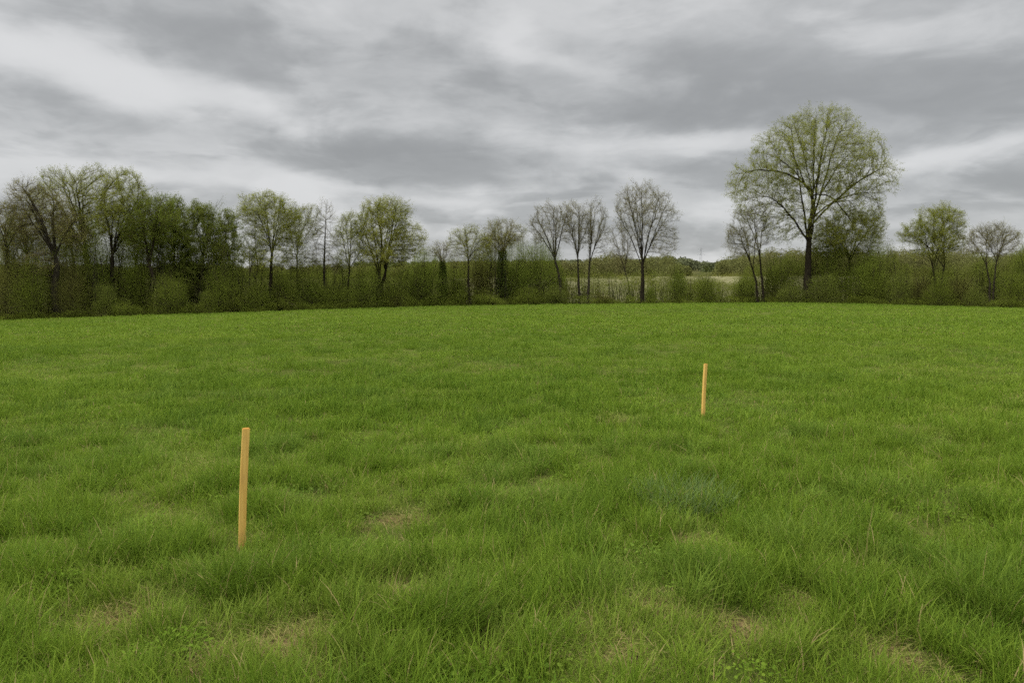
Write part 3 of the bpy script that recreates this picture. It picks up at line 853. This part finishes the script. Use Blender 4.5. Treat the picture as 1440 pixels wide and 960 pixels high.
# ------------------------------------------------------------------ shrubs
def shrub_mesh(seed, n, stems, lsize, lumps=7):
    """unit shrub, 1 wide in x and y, 1 high: foliage verts, quads, stem verts, quads"""
    r_ = np.random.default_rng(seed)
    cs = []
    for k in range(lumps):
        a = r_.uniform(0, 2 * math.pi); q = r_.uniform(0, .26)
        z = r_.uniform(.25, .72) if k else .70
        cs.append((q * math.cos(a), q * math.sin(a), z, r_.uniform(.18, .30)))
    cs.append((0, 0, .22, .40))
    cs.append((.12, -.1, .2, .36)); cs.append((-.14, .05, .2, .36))
    w = np.array([c[3] ** 2 for c in cs]); w /= w.sum()
    pk = r_.choice(len(cs), n, p=w); cc = np.array(cs)[pk]
    v = unit(r_.normal(size=(n, 3))) * (r_.uniform(.45, 1.06, n) ** .7)[:, None] * cc[:, 3:4]
    v[:, 2] *= 1.05
    C = cc[:, :3] + v
    C = C + .035 * r_.normal(size=(n, 3))
    C[:, 2] = np.abs(C[:, 2])
    C = C[C[:, 2] < 1.08]
    V, Q = leaf_quads(C, lsize)
    # stems fan up from the base
    P0 = []; P1 = []
    for s in range(stems):
        b = np.array([r_.normal(0, .07), r_.normal(0, .07), -.02])
        e = C[r_.integers(0, len(C))]
        m = (b + e) / 2 + np.array([0, 0, .08]) + r_.normal(0, .02, 3)
        e2 = e + unit(e - m) * .1
        P0 += [b, m]; P1 += [m, e2]
    P0 = np.array(P0); P1 = np.array(P1)
    rr = np.where(np.arange(len(P0)) % 2 == 0, .007, .0045)
    SV, SQ = tubes(P0, P1, rr, rr * .6, P1 - P0, P1 - P0, 3)
    return V, Q, SV, SQ

SHM = []
for sd in range(7):
    V, Q, SV, SQ = shrub_mesh(100 + sd, 34000, 110, .0115, lumps=6 + sd % 4)
    SHM.append((V, Q, SV, SQ))
SH_CACHE = {}
def shrub(px, top, wpx, dd, var, mat, label, group='shrubs along the field edge', name='hedge_shrub'):
    Y = edge_depth(px) + dd; k = Y / F
    p = at(px, 420, Y); p[2] = float(height(p[0], p[1])) - .05
    h = at(px, top, Y)[2] - p[2]
    key = (var, mat)
    if key not in SH_CACHE:
        V, Q, SV, SQ = SHM[var]
        SH_CACHE[key] = (mesh_np('foliage', V, Q, None, [M[mat]], rnd=rng.uniform(0, 1, len(Q))),
                         mesh_np('stems', SV, SQ, None, [M['twig']]))
    fm, sm = SH_CACHE[key]
    root = empty(name, p)
    root.rotation_euler.z = random.uniform(0, 6.28)
    w = wpx * k
    root.scale = (w * 1.08, w * .95, h * 1.2)
    tag(root, label, 'shrub', group)
    link('foliage', fm, root); link('stems', sm, root)
    return root

S = [  # px, top py, width px, distance behind the edge, variant, leaf, label
 (14, 356, 70, 1.5, 0, 'leaf_brown', 'brownish shrub in the left corner under the slim frame-edge tree'),
 (48, 372, 66, .8, 1, 'leaf_scrub', 'low olive shrub left of the gnarled stout trunk'),
 (102, 366, 62, 1.2, 2, 'leaf_brown', 'brown-green shrub right of the gnarled stout trunk'),
 (136, 346, 74, 2.5, 3, 'leaf_mid', 'tall green shrub below the highest crown at left'),
 (150, 402, 46, .4, 4, 'leaf_dark', 'dark shrub in deep shade below the highest crown at left'),
 (186, 340, 62, 3.0, 5, 'leaf_scrub', 'tall pointed olive shrub left of the bent dark trunk'),
 (176, 420, 48, .0, 6, 'leaf_fresh', 'low fresh green bush at the grass edge, left of the bent trunk'),
 (240, 388, 62, .6, 0, 'leaf_scrub', 'olive shrub at the foot of the leftmost dark tree'),
 (292, 413, 38, .2, 1, 'leaf_scrub', 'small rounded olive bush before the middle dark tree'),
 (318, 374, 62, 1.2, 2, 'leaf_scrub', 'olive shrub at the foot of the rightmost dark tree'),
 (362, 388, 62, 1.2, 3, 'leaf_scrub', 'wide olive shrub between slim stems and the round-topped tree'),
 (402, 384, 58, 2.0, 4, 'leaf_scrub', 'olive shrub right of the straight slim trunk'),
 (440, 382, 60, 2.5, 5, 'leaf_mid', 'mid green shrub at the foot of the bare spire'),
 (472, 388, 60, 1.4, 6, 'leaf_scrub', 'olive shrub between bare spire and narrow vase tree'),
 (512, 386, 58, 1.5, 0, 'leaf_mid', 'green shrub left of the broad yellow-green tree trunk'),
 (556, 392, 54, 1.0, 1, 'leaf_scrub', 'olive shrub right of the broad yellow-green tree trunk'),
 (592, 358, 74, 2.5, 2, 'leaf_mid', 'big domed green shrub left of the tufted ivy stem'),
 (642, 380, 48, 2.5, 3, 'leaf_scrub', 'olive shrub right of the tufted ivy stem'),
 (672, 364, 54, 3.0, 4, 'leaf_brown', 'brown-green shrub behind the thin-crowned slim tree'),
 (690, 414, 60, .0, 5, 'leaf_fresh', 'low fresh green bush at the grass edge near the picture centre'),
 (722, 346, 66, 3.0, 6, 'leaf_mid', 'tall green shrub right of the flat-topped ivy tree'),
 (758, 346, 60, 2.2, 0, 'leaf_mid', 'tall green shrub at the right end of the centre hedge'),
 (742, 407, 56, .2, 1, 'leaf_fresh', 'low bright bush before the right end of the centre hedge'),
 (780, 405, 42, .3, 2, 'leaf_dark', 'dark low bush at the foot of the leaning vase tree'),
 (846, 412, 48, 1.5, 3, 'leaf_brown', 'low brown scrub right of the close pair of bare trees'),
 (913, 403, 24, 1.0, 4, 'leaf_mid', 'little upright bush beside the trunk of the handsome bare tree'),
 (952, 372, 36, 1.5, 5, 'leaf_mid', 'taller ragged green bush in the gap, left of the smooth round one'),
 (993, 375, 42, 1.0, 6, 'leaf_fresh', 'smooth round light green bush standing alone in the gap'),
 (1046, 388, 46, 2.0, 0, 'leaf_scrub', 'olive shrub left of the small two-stemmed tree'),
 (1098, 366, 60, 3.0, 1, 'leaf_scrub', 'tall olive shrub close left of the giant trunk'),
 (1112, 396, 42, .3, 2, 'leaf_dark', 'dark low bush close left of the giant trunk'),
 (1166, 350, 66, 3.0, 3, 'leaf_scrub', 'tall olive shrub close right of the giant trunk'),
 (1158, 388, 52, .4, 4, 'leaf_dark', 'dark low shrub close right of the giant trunk'),
 (1212, 352, 74, 2.6, 5, 'leaf_mid', 'broad tall green shrub under the lower leafy tree'),
 (1234, 362, 50, 1.6, 6, 'leaf_scrub', 'olive shrub at the right end of the giant tree thicket'),
 (1267, 384, 38, .8, 0, 'leaf_dark', 'very dark upright bush between the giant tree and the round green tree'),
 (1296, 384, 52, 2.0, 1, 'leaf_brown', 'brown-green shrub left of the clustered stems'),
 (1320, 384, 46, .3, 3, 'leaf_scrub', 'olive shrub hiding the feet of the clustered stems'),
 (1344, 386, 56, 2.0, 2, 'leaf_brown', 'brown-green shrub right of the clustered stems'),
 (1372, 400, 38, .6, 3, 'leaf_dark', 'dark bush at the foot of the bare round-headed tree'),
 (1424, 384, 62, 1.4, 4, 'leaf_scrub', 'olive shrub by the right frame edge'),
 (1450, 345, 56, 4.0, 5, 'leaf_mid', 'tall green shrub cut by the right frame edge'),
 (1418, 416, 50, .2, 6, 'leaf_fresh', 'low fresh green bush at the right frame edge'),
 (1282, 418, 44, .2, 2, 'leaf_fresh', 'low green bush at the grass edge left of the clustered stems'),
]
for s in S: shrub(*s)

# thicket that reads as one mass behind the shrubs, and the weeds of the hedge bottom
def thicket(name, label, tops, d0, d1, per_px, lsize, mat, frac=1.0, low=0.0, twigs=True, nsap=0):
    tp = np.array(tops, float)
    x0, x1 = tp[0, 0], tp[-1, 0]
    n = int((x1 - x0) * per_px)
    px = rng.uniform(x0, x1, n); dd = rng.uniform(d0, d1, n)
    Y = edge_depth(px) + dd
    X = (px - 720) / F * Y
    g = height(X, Y)
    top = np.interp(px, tp[:, 0], tp[:, 1])
    lumpy = .42 + 1.08 * fbm(X / 1.6, Y / 1.6, 5, 3)
    if name == 'weeds': lumpy = np.clip(2.6 * fbm(X / 1.3, Y / 1.3, 6, 3) - .35, .12, 2)
    zt = (CAMZ + (410 - top) / F * Y - g) * frac * lumpy * 1.22
    zt = np.maximum(zt, .05)
    u = rng.uniform(low, 1, n) ** .8
    C = np.stack([X, Y, g + zt * u], -1)
    # clumps and holes
    keep = fbm(X * .9 + 3, C[:, 2] * 1.1 + Y, 15, 3) > .38
    C = C[keep]
    sA = []; sB = []; sR = []; sL = []
    for k in range(nsap):
        q = rng.uniform(x0, x1); Yk = edge_depth(q) + rng.uniform(1.0, 7.0); Xk = (q - 720) / F * Yk
        gk = float(height(Xk, Yk)); tk = CAMZ + (410 - np.interp(q, tp[:, 0], tp[:, 1])) / F * Yk - gk
        hk = max(1.5, tk * rng.uniform(.85, 1.65)); ln = rng.normal(0, .09, 2) * hk; b0 = np.array([Xk, Yk, gk - .1])
        prev = b0; r0 = rng.uniform(.030, .065)
        for j in range(1, 6):
            f = j / 5; nx = b0 + np.array([ln[0] * f ** 1.5, ln[1] * f ** 1.5, hk * f]) + np.append(rng.normal(0, .05, 2), 0)
            sA.append(prev); sB.append(nx); sR.append(r0 * (1 - .75 * f))
            if j >= 2:
                for u_ in range(4):
                    st = prev + (nx - prev) * rng.uniform(); a_ = rng.uniform(0, 6.28); L_ = hk * rng.uniform(.10, .24) * (1.3 - f * .7)
                    en = st + L_ * np.array([math.cos(a_) * .6, math.sin(a_) * .6, .8])
                    sA.append(st); sB.append(en); sR.append(.010)
                    m_ = rng.integers(20, 110)
                    sL.append(st + (en - st) * rng.uniform(.2, 1.2, (m_, 1)) + rng.normal(0, .13, (m_, 3)))
            prev = nx
    if nsap: C = np.vstack([C] + sL)
    V, Q = leaf_quads(C, lsize)
    rn = rng.uniform(0, 1, len(Q)); mats = [M[mat]]
    o = link(name, mesh_np(name, V, Q, None, mats, rnd=rn))
    tag(o, label, 'undergrowth', kind='stuff')
    if twigs:
        m = int((x1 - x0) * 4)
        ix = rng.integers(0, len(C), m)
        e = C[ix]; b = e.copy(); b[:, 2] = height(b[:, 0], b[:, 1]); b[:, :2] += rng.normal(0, .35, (m, 2))
        SV, SQ = tubes(b, e, np.full(m, .02), np.full(m, .008), e - b, e - b, 3)
        if nsap:
            sA, sB, sR = np.array(sA), np.array(sB), np.array(sR)
            v_, q_ = tubes(sA, sB, sR, sR * .75, sB - sA, sB - sA, 5)
            SQ = np.vstack([SQ, q_ + len(SV)]); SV = np.vstack([SV, v_])
        t_ = link('stems', mesh_np('stems', SV, SQ, None, [M['bark_grey']]), o)
    return o

thicket('thicket', 'dark tangled thicket filling the wood edge on the left', [(-160, 352), (0, 352), (60, 352), (100, 348), (130, 346), (170, 348), (200, 344), (250, 340), (300, 345), (335, 372), (380, 388), (420, 388),
        (450, 384), (500, 384), (550, 388), (575, 378), (590, 372), (615, 374), (640, 380), (660, 374), (690, 362), (720, 356), (750, 358), (770, 364), (790, 385), (798, 402)],
        3, 10, 1050, .056, 'leaf_scrub', nsap=130)
thicket('thicket', 'dark tangled thicket under and right of the giant tree', [(1036, 405), (1050, 384), (1080, 374), (1110, 370), (1140, 362), (1180, 354), (1220, 358), (1250, 368), (1265, 382), (1290, 388), (1330, 390), (1370, 386), (1400, 382), (1440, 364), (1600, 360)],
        3, 9, 1050, .058, 'leaf_scrub', nsap=38)
thicket('brushwood', 'low brown brush along the gap in the hedge', [(770, 382), (800, 388), (850, 394), (880, 398), (915, 394), (940, 398), (975, 394), (1010, 405), (1035, 406), (1060, 394)], 1.5, 10, 400, .07, 'leaf_scrub')
thicket('weeds', 'rough nettles and weeds along the foot of the hedge', [(-160, 440), (0, 440), (150, 434), (250, 432), (400, 428), (520, 424), (600, 421), (680, 416), (760, 415), (800, 419), (900, 420), (1000, 419), (1100, 417), (1200, 419), (1300, 421), (1440, 424), (1600, 425)],
        -.3, 2.2, 120, .06, 'leaf_fresh', twigs=False)

# ------------------------------------------------------------------ far wood and hill wood
def far_wood(name, label, tops, y0, y1, ntree, nleaf, lsize, mat, hgt):
    tp = np.array(tops, float)
    Cs = []
    for k in range(ntree):
        Y = rng.uniform(y0, y1); px = rng.uniform(tp[0, 0], tp[-1, 0])
        X = (px - 720) / F * Y
        g = float(height(X, Y))
        zt = CAMZ + (410 - np.interp(px, tp[:, 0], tp[:, 1])) / F * Y
        h = max(zt - g, hgt * .5) * rng.uniform(.72, 1.04)
        rx = h * rng.uniform(.32, .55)
        v = randdir(nleaf) * (rng.uniform(.3, 1, nleaf) ** .5)[:, None]
        v *= (1 + .25 * np.sin(v[:, :1] * 9 + k) * np.cos(v[:, 2:] * 8 + k))
        Cs.append(np.array([X, Y, g + h * .56]) + v * np.array([rx, rx, h * .46]))
        w = rng.uniform(0, 1, (nleaf // 3, 1))
        Cs.append(np.array([X, Y, g]) + rng.uniform(-1, 1, (nleaf // 3, 3)) * np.array([rx * 1.2, rx, 0]) + w * np.array([0, 0, h * .4]))
    C = np.vstack(Cs)
    V, Q = leaf_quads(C, lsize)
    o = link(name, mesh_np(name, V, Q, None, [M[mat]], rnd=rng.uniform(0, 1, len(Q))))
    tag(o, label, 'wood', kind='stuff')
far_wood('far_wood', 'far belt of scrubby woodland beyond the pale field', [(-100, 370), (330, 372), (500, 372), (640, 368), (740, 366), (780, 366), (830, 364), (850, 354), (880, 354), (900, 360), (920, 357), (940, 358), (952, 366), (966, 374)],
         196, 250, 230, 1500, .32, 'leaf_far', 6)
far_wood('far_wood', 'far scrubby woodland on the rise at the right', [(1006, 376), (1016, 364), (1030, 355), (1060, 352), (1090, 348), (1130, 352), (1200, 348), (1240, 347), (1265, 350), (1290, 351), (1310, 350), (1340, 346), (1370, 350), (1400, 354), (1420, 354), (1440, 344), (1600, 344)],
         225, 275, 170, 1500, .34, 'leaf_far', 6)
far_wood('hill_wood', 'distant dark wooded ridge seen through the gap', [(500, 368), (800, 366), (930, 362), (955, 361), (970, 364), (980, 367), (1000, 370), (1012, 367), (1040, 362), (1300, 360), (1500, 360)],
         430, 640, 520, 500, 1.2, 'leaf_hill', 6)

def field_scrub():
    n = 60000
    Y = rng.uniform(104, 232, n); px = rng.uniform(700, 1120, n); X = (px - 720) / F * Y
    k = (fbm(X / 7, Y / 16, 71, 4) > .50) & (fbm(X / 1.5, Y / 4, 72, 2) > .45)
    X, Y = X[k], Y[k]
    C = np.stack([X, Y, height(X, Y) + rng.uniform(0, 1, len(X)) ** 1.5 * rng.uniform(.3, 1.5, len(X))], -1)
    V, Q = leaf_quads(C, .24)
    o = link('scrub', mesh_np('scrub', V, Q, None, [M['leaf_brown']], rnd=rng.uniform(0, 1, len(Q))))
    tag(o, 'brown scrub and dead stalks scattered over the pale field', 'scrub', kind='stuff')
field_scrub()

# ------------------------------------------------------------------ pylon on the ridge
def pylon():
    Y = 690.0
    p = at(985.5, 368, Y); p[2] = float(height(p[0], p[1]))
    top = at(985.5, 349, Y)[2] - p[2]
    m, t, out = new_mat('galvanised_steel')
    b = t.new('ShaderNodeBsdfPrincipled'); b.inputs['Base Color'].default_value = (.25, .26, .27, 1)
    b.inputs['Metallic'].default_value = .6; b.inputs['Roughness'].default_value = .6
    t.l.new(b.outputs[0], out.inputs[0])
    root = empty('pylon', p); tag(root, 'thin grey lattice pylon far off on the distant wooded ridge', 'pylon')
    A = []; B = []
    lv = np.linspace(0, 1, 7)
    wd = lambda t: 1.3 * (1 - t) + .3
    for sx, sy in ((-1, -1), (1, -1), (1, 1), (-1, 1)):
        for a, b_ in zip(lv[:-1], lv[1:]):
            A.append((sx * wd(a), sy * wd(a), a * top)); B.append((sx * wd(b_), sy * wd(b_), b_ * top))
            A.append((sx * wd(a), sy * wd(a), a * top)); B.append((-sx * wd(b_) if sy > 0 else sx * wd(b_), sy * wd(b_) if sy > 0 else -sy * wd(b_), b_ * top))
    A = np.array(A); B = np.array(B); r = np.full(len(A), .035)
    V, Q = tubes(A, B, r, r, B - A, B - A, 4)
    link('tower', mesh_np('tower', V, Q, None, [m]), root)
    for f, hw in ((.72, 3.6), (.84, 3.0), (.95, 2.4)):
        A = np.array([(-hw, 0, f * top), (-hw, 0, f * top), (hw, 0, f * top)]); B = np.array([(hw, 0, f * top), (0, 0, f * top + 1.4), (0, 0, f * top + 1.4)])
        r = np.full(3, .04); V, Q = tubes(A, B, r, r, B - A, B - A, 4)
        link('crossarm', mesh_np('crossarm', V, Q, None, [m]), root)
pylon()

# ------------------------------------------------------------------ sky and light
SUN_EL, SUN_AZ = R(48), R(-118)      # azimuth from +Y towards +X
world = bpy.data.worlds.new('World'); scene.world = world; world.use_nodes = True
w = NT(world.node_tree)
for n in list(w.n): w.n.remove(n)
wout = w.new('ShaderNodeOutputWorld')
sky = w.new('ShaderNodeTexSky', sky_type='NISHITA'); sky.sun_disc = False
sky.sun_elevation = SUN_EL; sky.sun_rotation = SUN_AZ
bg1 = w.new('ShaderNodeBackground'); w.l.new(sky.outputs[0], bg1.inputs[0]); bg1.inputs[1].default_value = .08
tc = w.new('ShaderNodeTexCoord').outputs['Generated']
sep = w.new('ShaderNodeSeparateXYZ'); w.l.new(tc, sep.inputs[0])
x, y, z = sep.outputs
azn = w.math('ARCTAN2', x, y); eln = w.math('ARCSINE', z)
# cloud deck: a horizontal layer seen in perspective
zz = w.math('ADD', w.math('MAXIMUM', z, 0.0), .085)
cb = w.new('ShaderNodeCombineXYZ')
w.l.new(w.math('DIVIDE', x, zz), cb.inputs[0]); w.l.new(w.math('DIVIDE', y, zz), cb.inputs[1])
deck = cb.outputs[0]
mp = w.new('ShaderNodeMapping'); w.l.new(deck, mp.inputs[0]); mp.inputs['Rotation'].default_value = (0, 0, R(-22)); mp.inputs['Scale'].default_value = (.8, 1.35, 1)
n_big = w.noise(mp.outputs[0], .55, 6, .52, .7)
ca = w.new('ShaderNodeCombineXYZ')
w.l.new(azn, ca.inputs[0]); w.l.new(w.math('MULTIPLY', eln, 2.45), ca.inputs[1])
mq = w.new('ShaderNodeMapping'); w.l.new(ca.outputs[0], mq.inputs[0]); mq.inputs['Rotation'].default_value = (0, 0, R(-12)); mq.inputs['Location'].default_value = (3.3, 1.7, .4)
n_lump = w.noise(mq.outputs[0], 4.2, 9, .52, .35)
n_fine = w.noise(mq.outputs[0], 11.0, 8, .56, .3)
mr_ = w.new('ShaderNodeMapping'); w.l.new(ca.outputs[0], mr_.inputs[0]); mr_.inputs['Scale'].default_value = (1, 1.7, 1); mr_.inputs['Location'].default_value = (7.1, 2.2, 1.4)
n_low = w.noise(mr_.outputs[0], 6.5, 9, .52, .5)
# warp for the cloud banks laid out by bearing and elevation (degrees)
wn = w.new('ShaderNodeTexNoise'); w.l.new(mq.outputs[0], wn.inputs['Vector']); wn.inputs['Scale'].default_value = 6.0; wn.inputs['Detail'].default_value = 8
ws = w.new('ShaderNodeSeparateXYZ'); w.l.new(wn.outputs['Color'], ws.inputs[0])
deg = 180 / math.pi
A_ = w.math('ADD', w.math('MULTIPLY', azn, deg), w.math('MULTIPLY', w.math('SUBTRACT', ws.outputs[0], .5), 12))
E_ = w.math('ADD', w.math('MULTIPLY', eln, deg), w.math('MULTIPLY', w.math('SUBTRACT', ws.outputs[1], .5), 4.2))
def bank(px, py, sx, sy, rot, amp):
    """soft cloud bank; pixel position given as bearing/elevation"""
    a0 = math.degrees(math.atan((px - 720) / F)); e0 = math.degrees(math.atan((410 - py) / F * math.cos(math.radians(a0))))
    sa = math.degrees(sx / F); se = math.degrees(sy / F)
    c, s = math.cos(R(rot)), math.sin(R(rot))
    da = w.math('SUBTRACT', A_, a0); de = w.math('SUBTRACT', E_, e0)
    u = w.math('DIVIDE', w.math('ADD', w.math('MULTIPLY', da, c), w.math('MULTIPLY', de, s)), sa)
    v = w.math('DIVIDE', w.math('ADD', w.math('MULTIPLY', da, -s), w.math('MULTIPLY', de, c)), se)
    r2 = w.math('ADD', w.math('MULTIPLY', u, u), w.math('MULTIPLY', v, v))
    return w.math('MULTIPLY', w.math('EXPONENT', w.math('MULTIPLY', r2, -.5)), amp)
banks = [
 (60, 82, 130, 20, -20, .30), (230, 112, 100, 18, -14, .25), (390, 150, 80, 15, -20, .16), (120, 130, 190, 26, -6, .04),
 (250, 50, 200, 30, -8, -.13), (320, 200, 260, 20, -5, -.17), (560, 215, 170, 16, -4, -.14), (60, 200, 110, 20, 0, -.06),
 (570, 195, 60, 14, -6, .08), (745, 68, 38, 15, -30, .20), (805, 104, 60, 13, -20, .09), (620, 60, 90, 40, 0, -.07),
 (900, 70, 130, 30, -10, -.06), (1020, 150, 180, 34, -4, -.13), (880, 160, 140, 26, -5, -.09), (1290, 150, 150, 44, 0, -.14), (1380, 60, 130, 30, 0, .05), (1000, 20, 260, 26, 0, .10), (400, 15, 200, 16, 0, .06),
 (860, 195, 90, 9, -3, .15), (1000, 212, 120, 10, -2, .12), (1310, 228, 120, 9, 3, .14), (1420, 205, 70, 10, 8, .05), (900, 235, 160, 9, 0, -.05), (1330, 262, 140, 9, 0, -.08),
 (290, 258, 140, 12, -3, .14), (480, 262, 110, 10, -8, .16), (600, 295, 90, 8, -3, .20), (520, 285, 60, 7, 4, -.10), (690, 262, 120, 9, -4, -.13), (660, 315, 110, 6, 0, -.08), (80, 240, 140, 12, 0, .04),
 (1000, 300, 60, 8, 0, .10), (980, 354, 60, 7, 0, .22), (985, 335, 60, 6, 0, -.06), (1400, 310, 80, 10, 0, .06), (1270, 330, 80, 10, 0, .05),
]
tot = None
for b in banks:
    g = bank(*b)
    tot = g if tot is None else w.math('ADD', tot, g)
low = w.math('SUBTRACT', 1.0, w.ramp(z, .10, .30))
edge = w.math('SUBTRACT', w.ramp(n_lump, .43, .58), .5)
edge2 = w.math('MULTIPLY', w.math('SUBTRACT', w.ramp(n_low, .43, .57), .5), low)
val = w.math('ADD', w.math('MULTIPLY', tot, 1.0), w.math('MULTIPLY', edge, .13))
val = w.math('ADD', val, w.math('MULTIPLY', edge2, .12))
val = w.math('ADD', val, w.math('MULTIPLY', w.math('SUBTRACT', n_big, .5), .12))
val = w.math('ADD', val, w.math('MULTIPLY', w.math('SUBTRACT', n_fine, .5), .30))
val = w.math('MULTIPLY', w.math('TANH', w.math('MULTIPLY', val, 4.8)), .155)
val = w.math('SUBTRACT', val, w.math('MULTIPLY', w.math('MAXIMUM', val, 0.0), .08))
val = w.math('ADD', val, .378)
# an overcast sky is brighter overhead than near the horizon
zen = w.ramp(z, .36, .95)
val = w.math('ADD', val, w.math('MULTIPLY', zen, 1.7))
val = w.math('MAXIMUM', val, .16)
tone = w.ramp(val, .25, .60)
ccol = w.mix(tone, (.975, .994, 1.0), (1.0, 1.0, 1.0))
vm = w.new('ShaderNodeVectorMath', operation='SCALE'); w.l.new(ccol, vm.inputs[0]); w.l.new(val, vm.inputs['Scale'])
bg2 = w.new('ShaderNodeBackground'); w.l.new(vm.outputs[0], bg2.inputs[0]); bg2.inputs[1].default_value = 1.0
mxs = w.new('ShaderNodeMixShader'); mxs.inputs[0].default_value = .94
w.l.new(bg1.outputs[0], mxs.inputs[1]); w.l.new(bg2.outputs[0], mxs.inputs[2])
w.l.new(mxs.outputs[0], wout.inputs[0])

sl = bpy.data.lights.new('sun', 'SUN'); sl.energy = 1.5; sl.angle = R(22); sl.color = (1, .97, .92)
so = bpy.data.objects.new('sun', sl); COL.objects.link(so)
sd = Vector((math.sin(SUN_AZ) * math.cos(SUN_EL), math.cos(SUN_AZ) * math.cos(SUN_EL), math.sin(SUN_EL)))
so.rotation_euler = sd.to_track_quat('Z', 'Y').to_euler(); so.location = sd * 50

# ------------------------------------------------------------------ camera and view
cam = bpy.data.cameras.new('camera'); cam.lens = 26; cam.sensor_width = 36; cam.clip_end = 6000; cam.clip_start = .05
co = bpy.data.objects.new('camera', cam); COL.objects.link(co)
co.location = (0, 0, CAMZ); co.rotation_euler = (math.pi / 2 - PITCH, 0, 0)
scene.camera = co
vs = scene.view_settings
vs.view_transform = 'Standard'; vs.look = 'None'; vs.gamma = 1; vs.exposure = 0.5; vs.use_curve_mapping = False
scene.render.engine = 'CYCLES'
scene.cycles.max_bounces = 4; scene.cycles.diffuse_bounces = 3; scene.cycles.transmission_bounces = 4; scene.cycles.transparent_max_bounces = 4
scene.cycles.use_denoising = False
scene.cycles.filter_width = 1.6
scene.cycles.denoiser = 'OPENIMAGEDENOISE'
scene.cycles.use_adaptive_sampling = True; scene.cycles.adaptive_threshold = .02; scene.cycles.adaptive_min_samples = 16
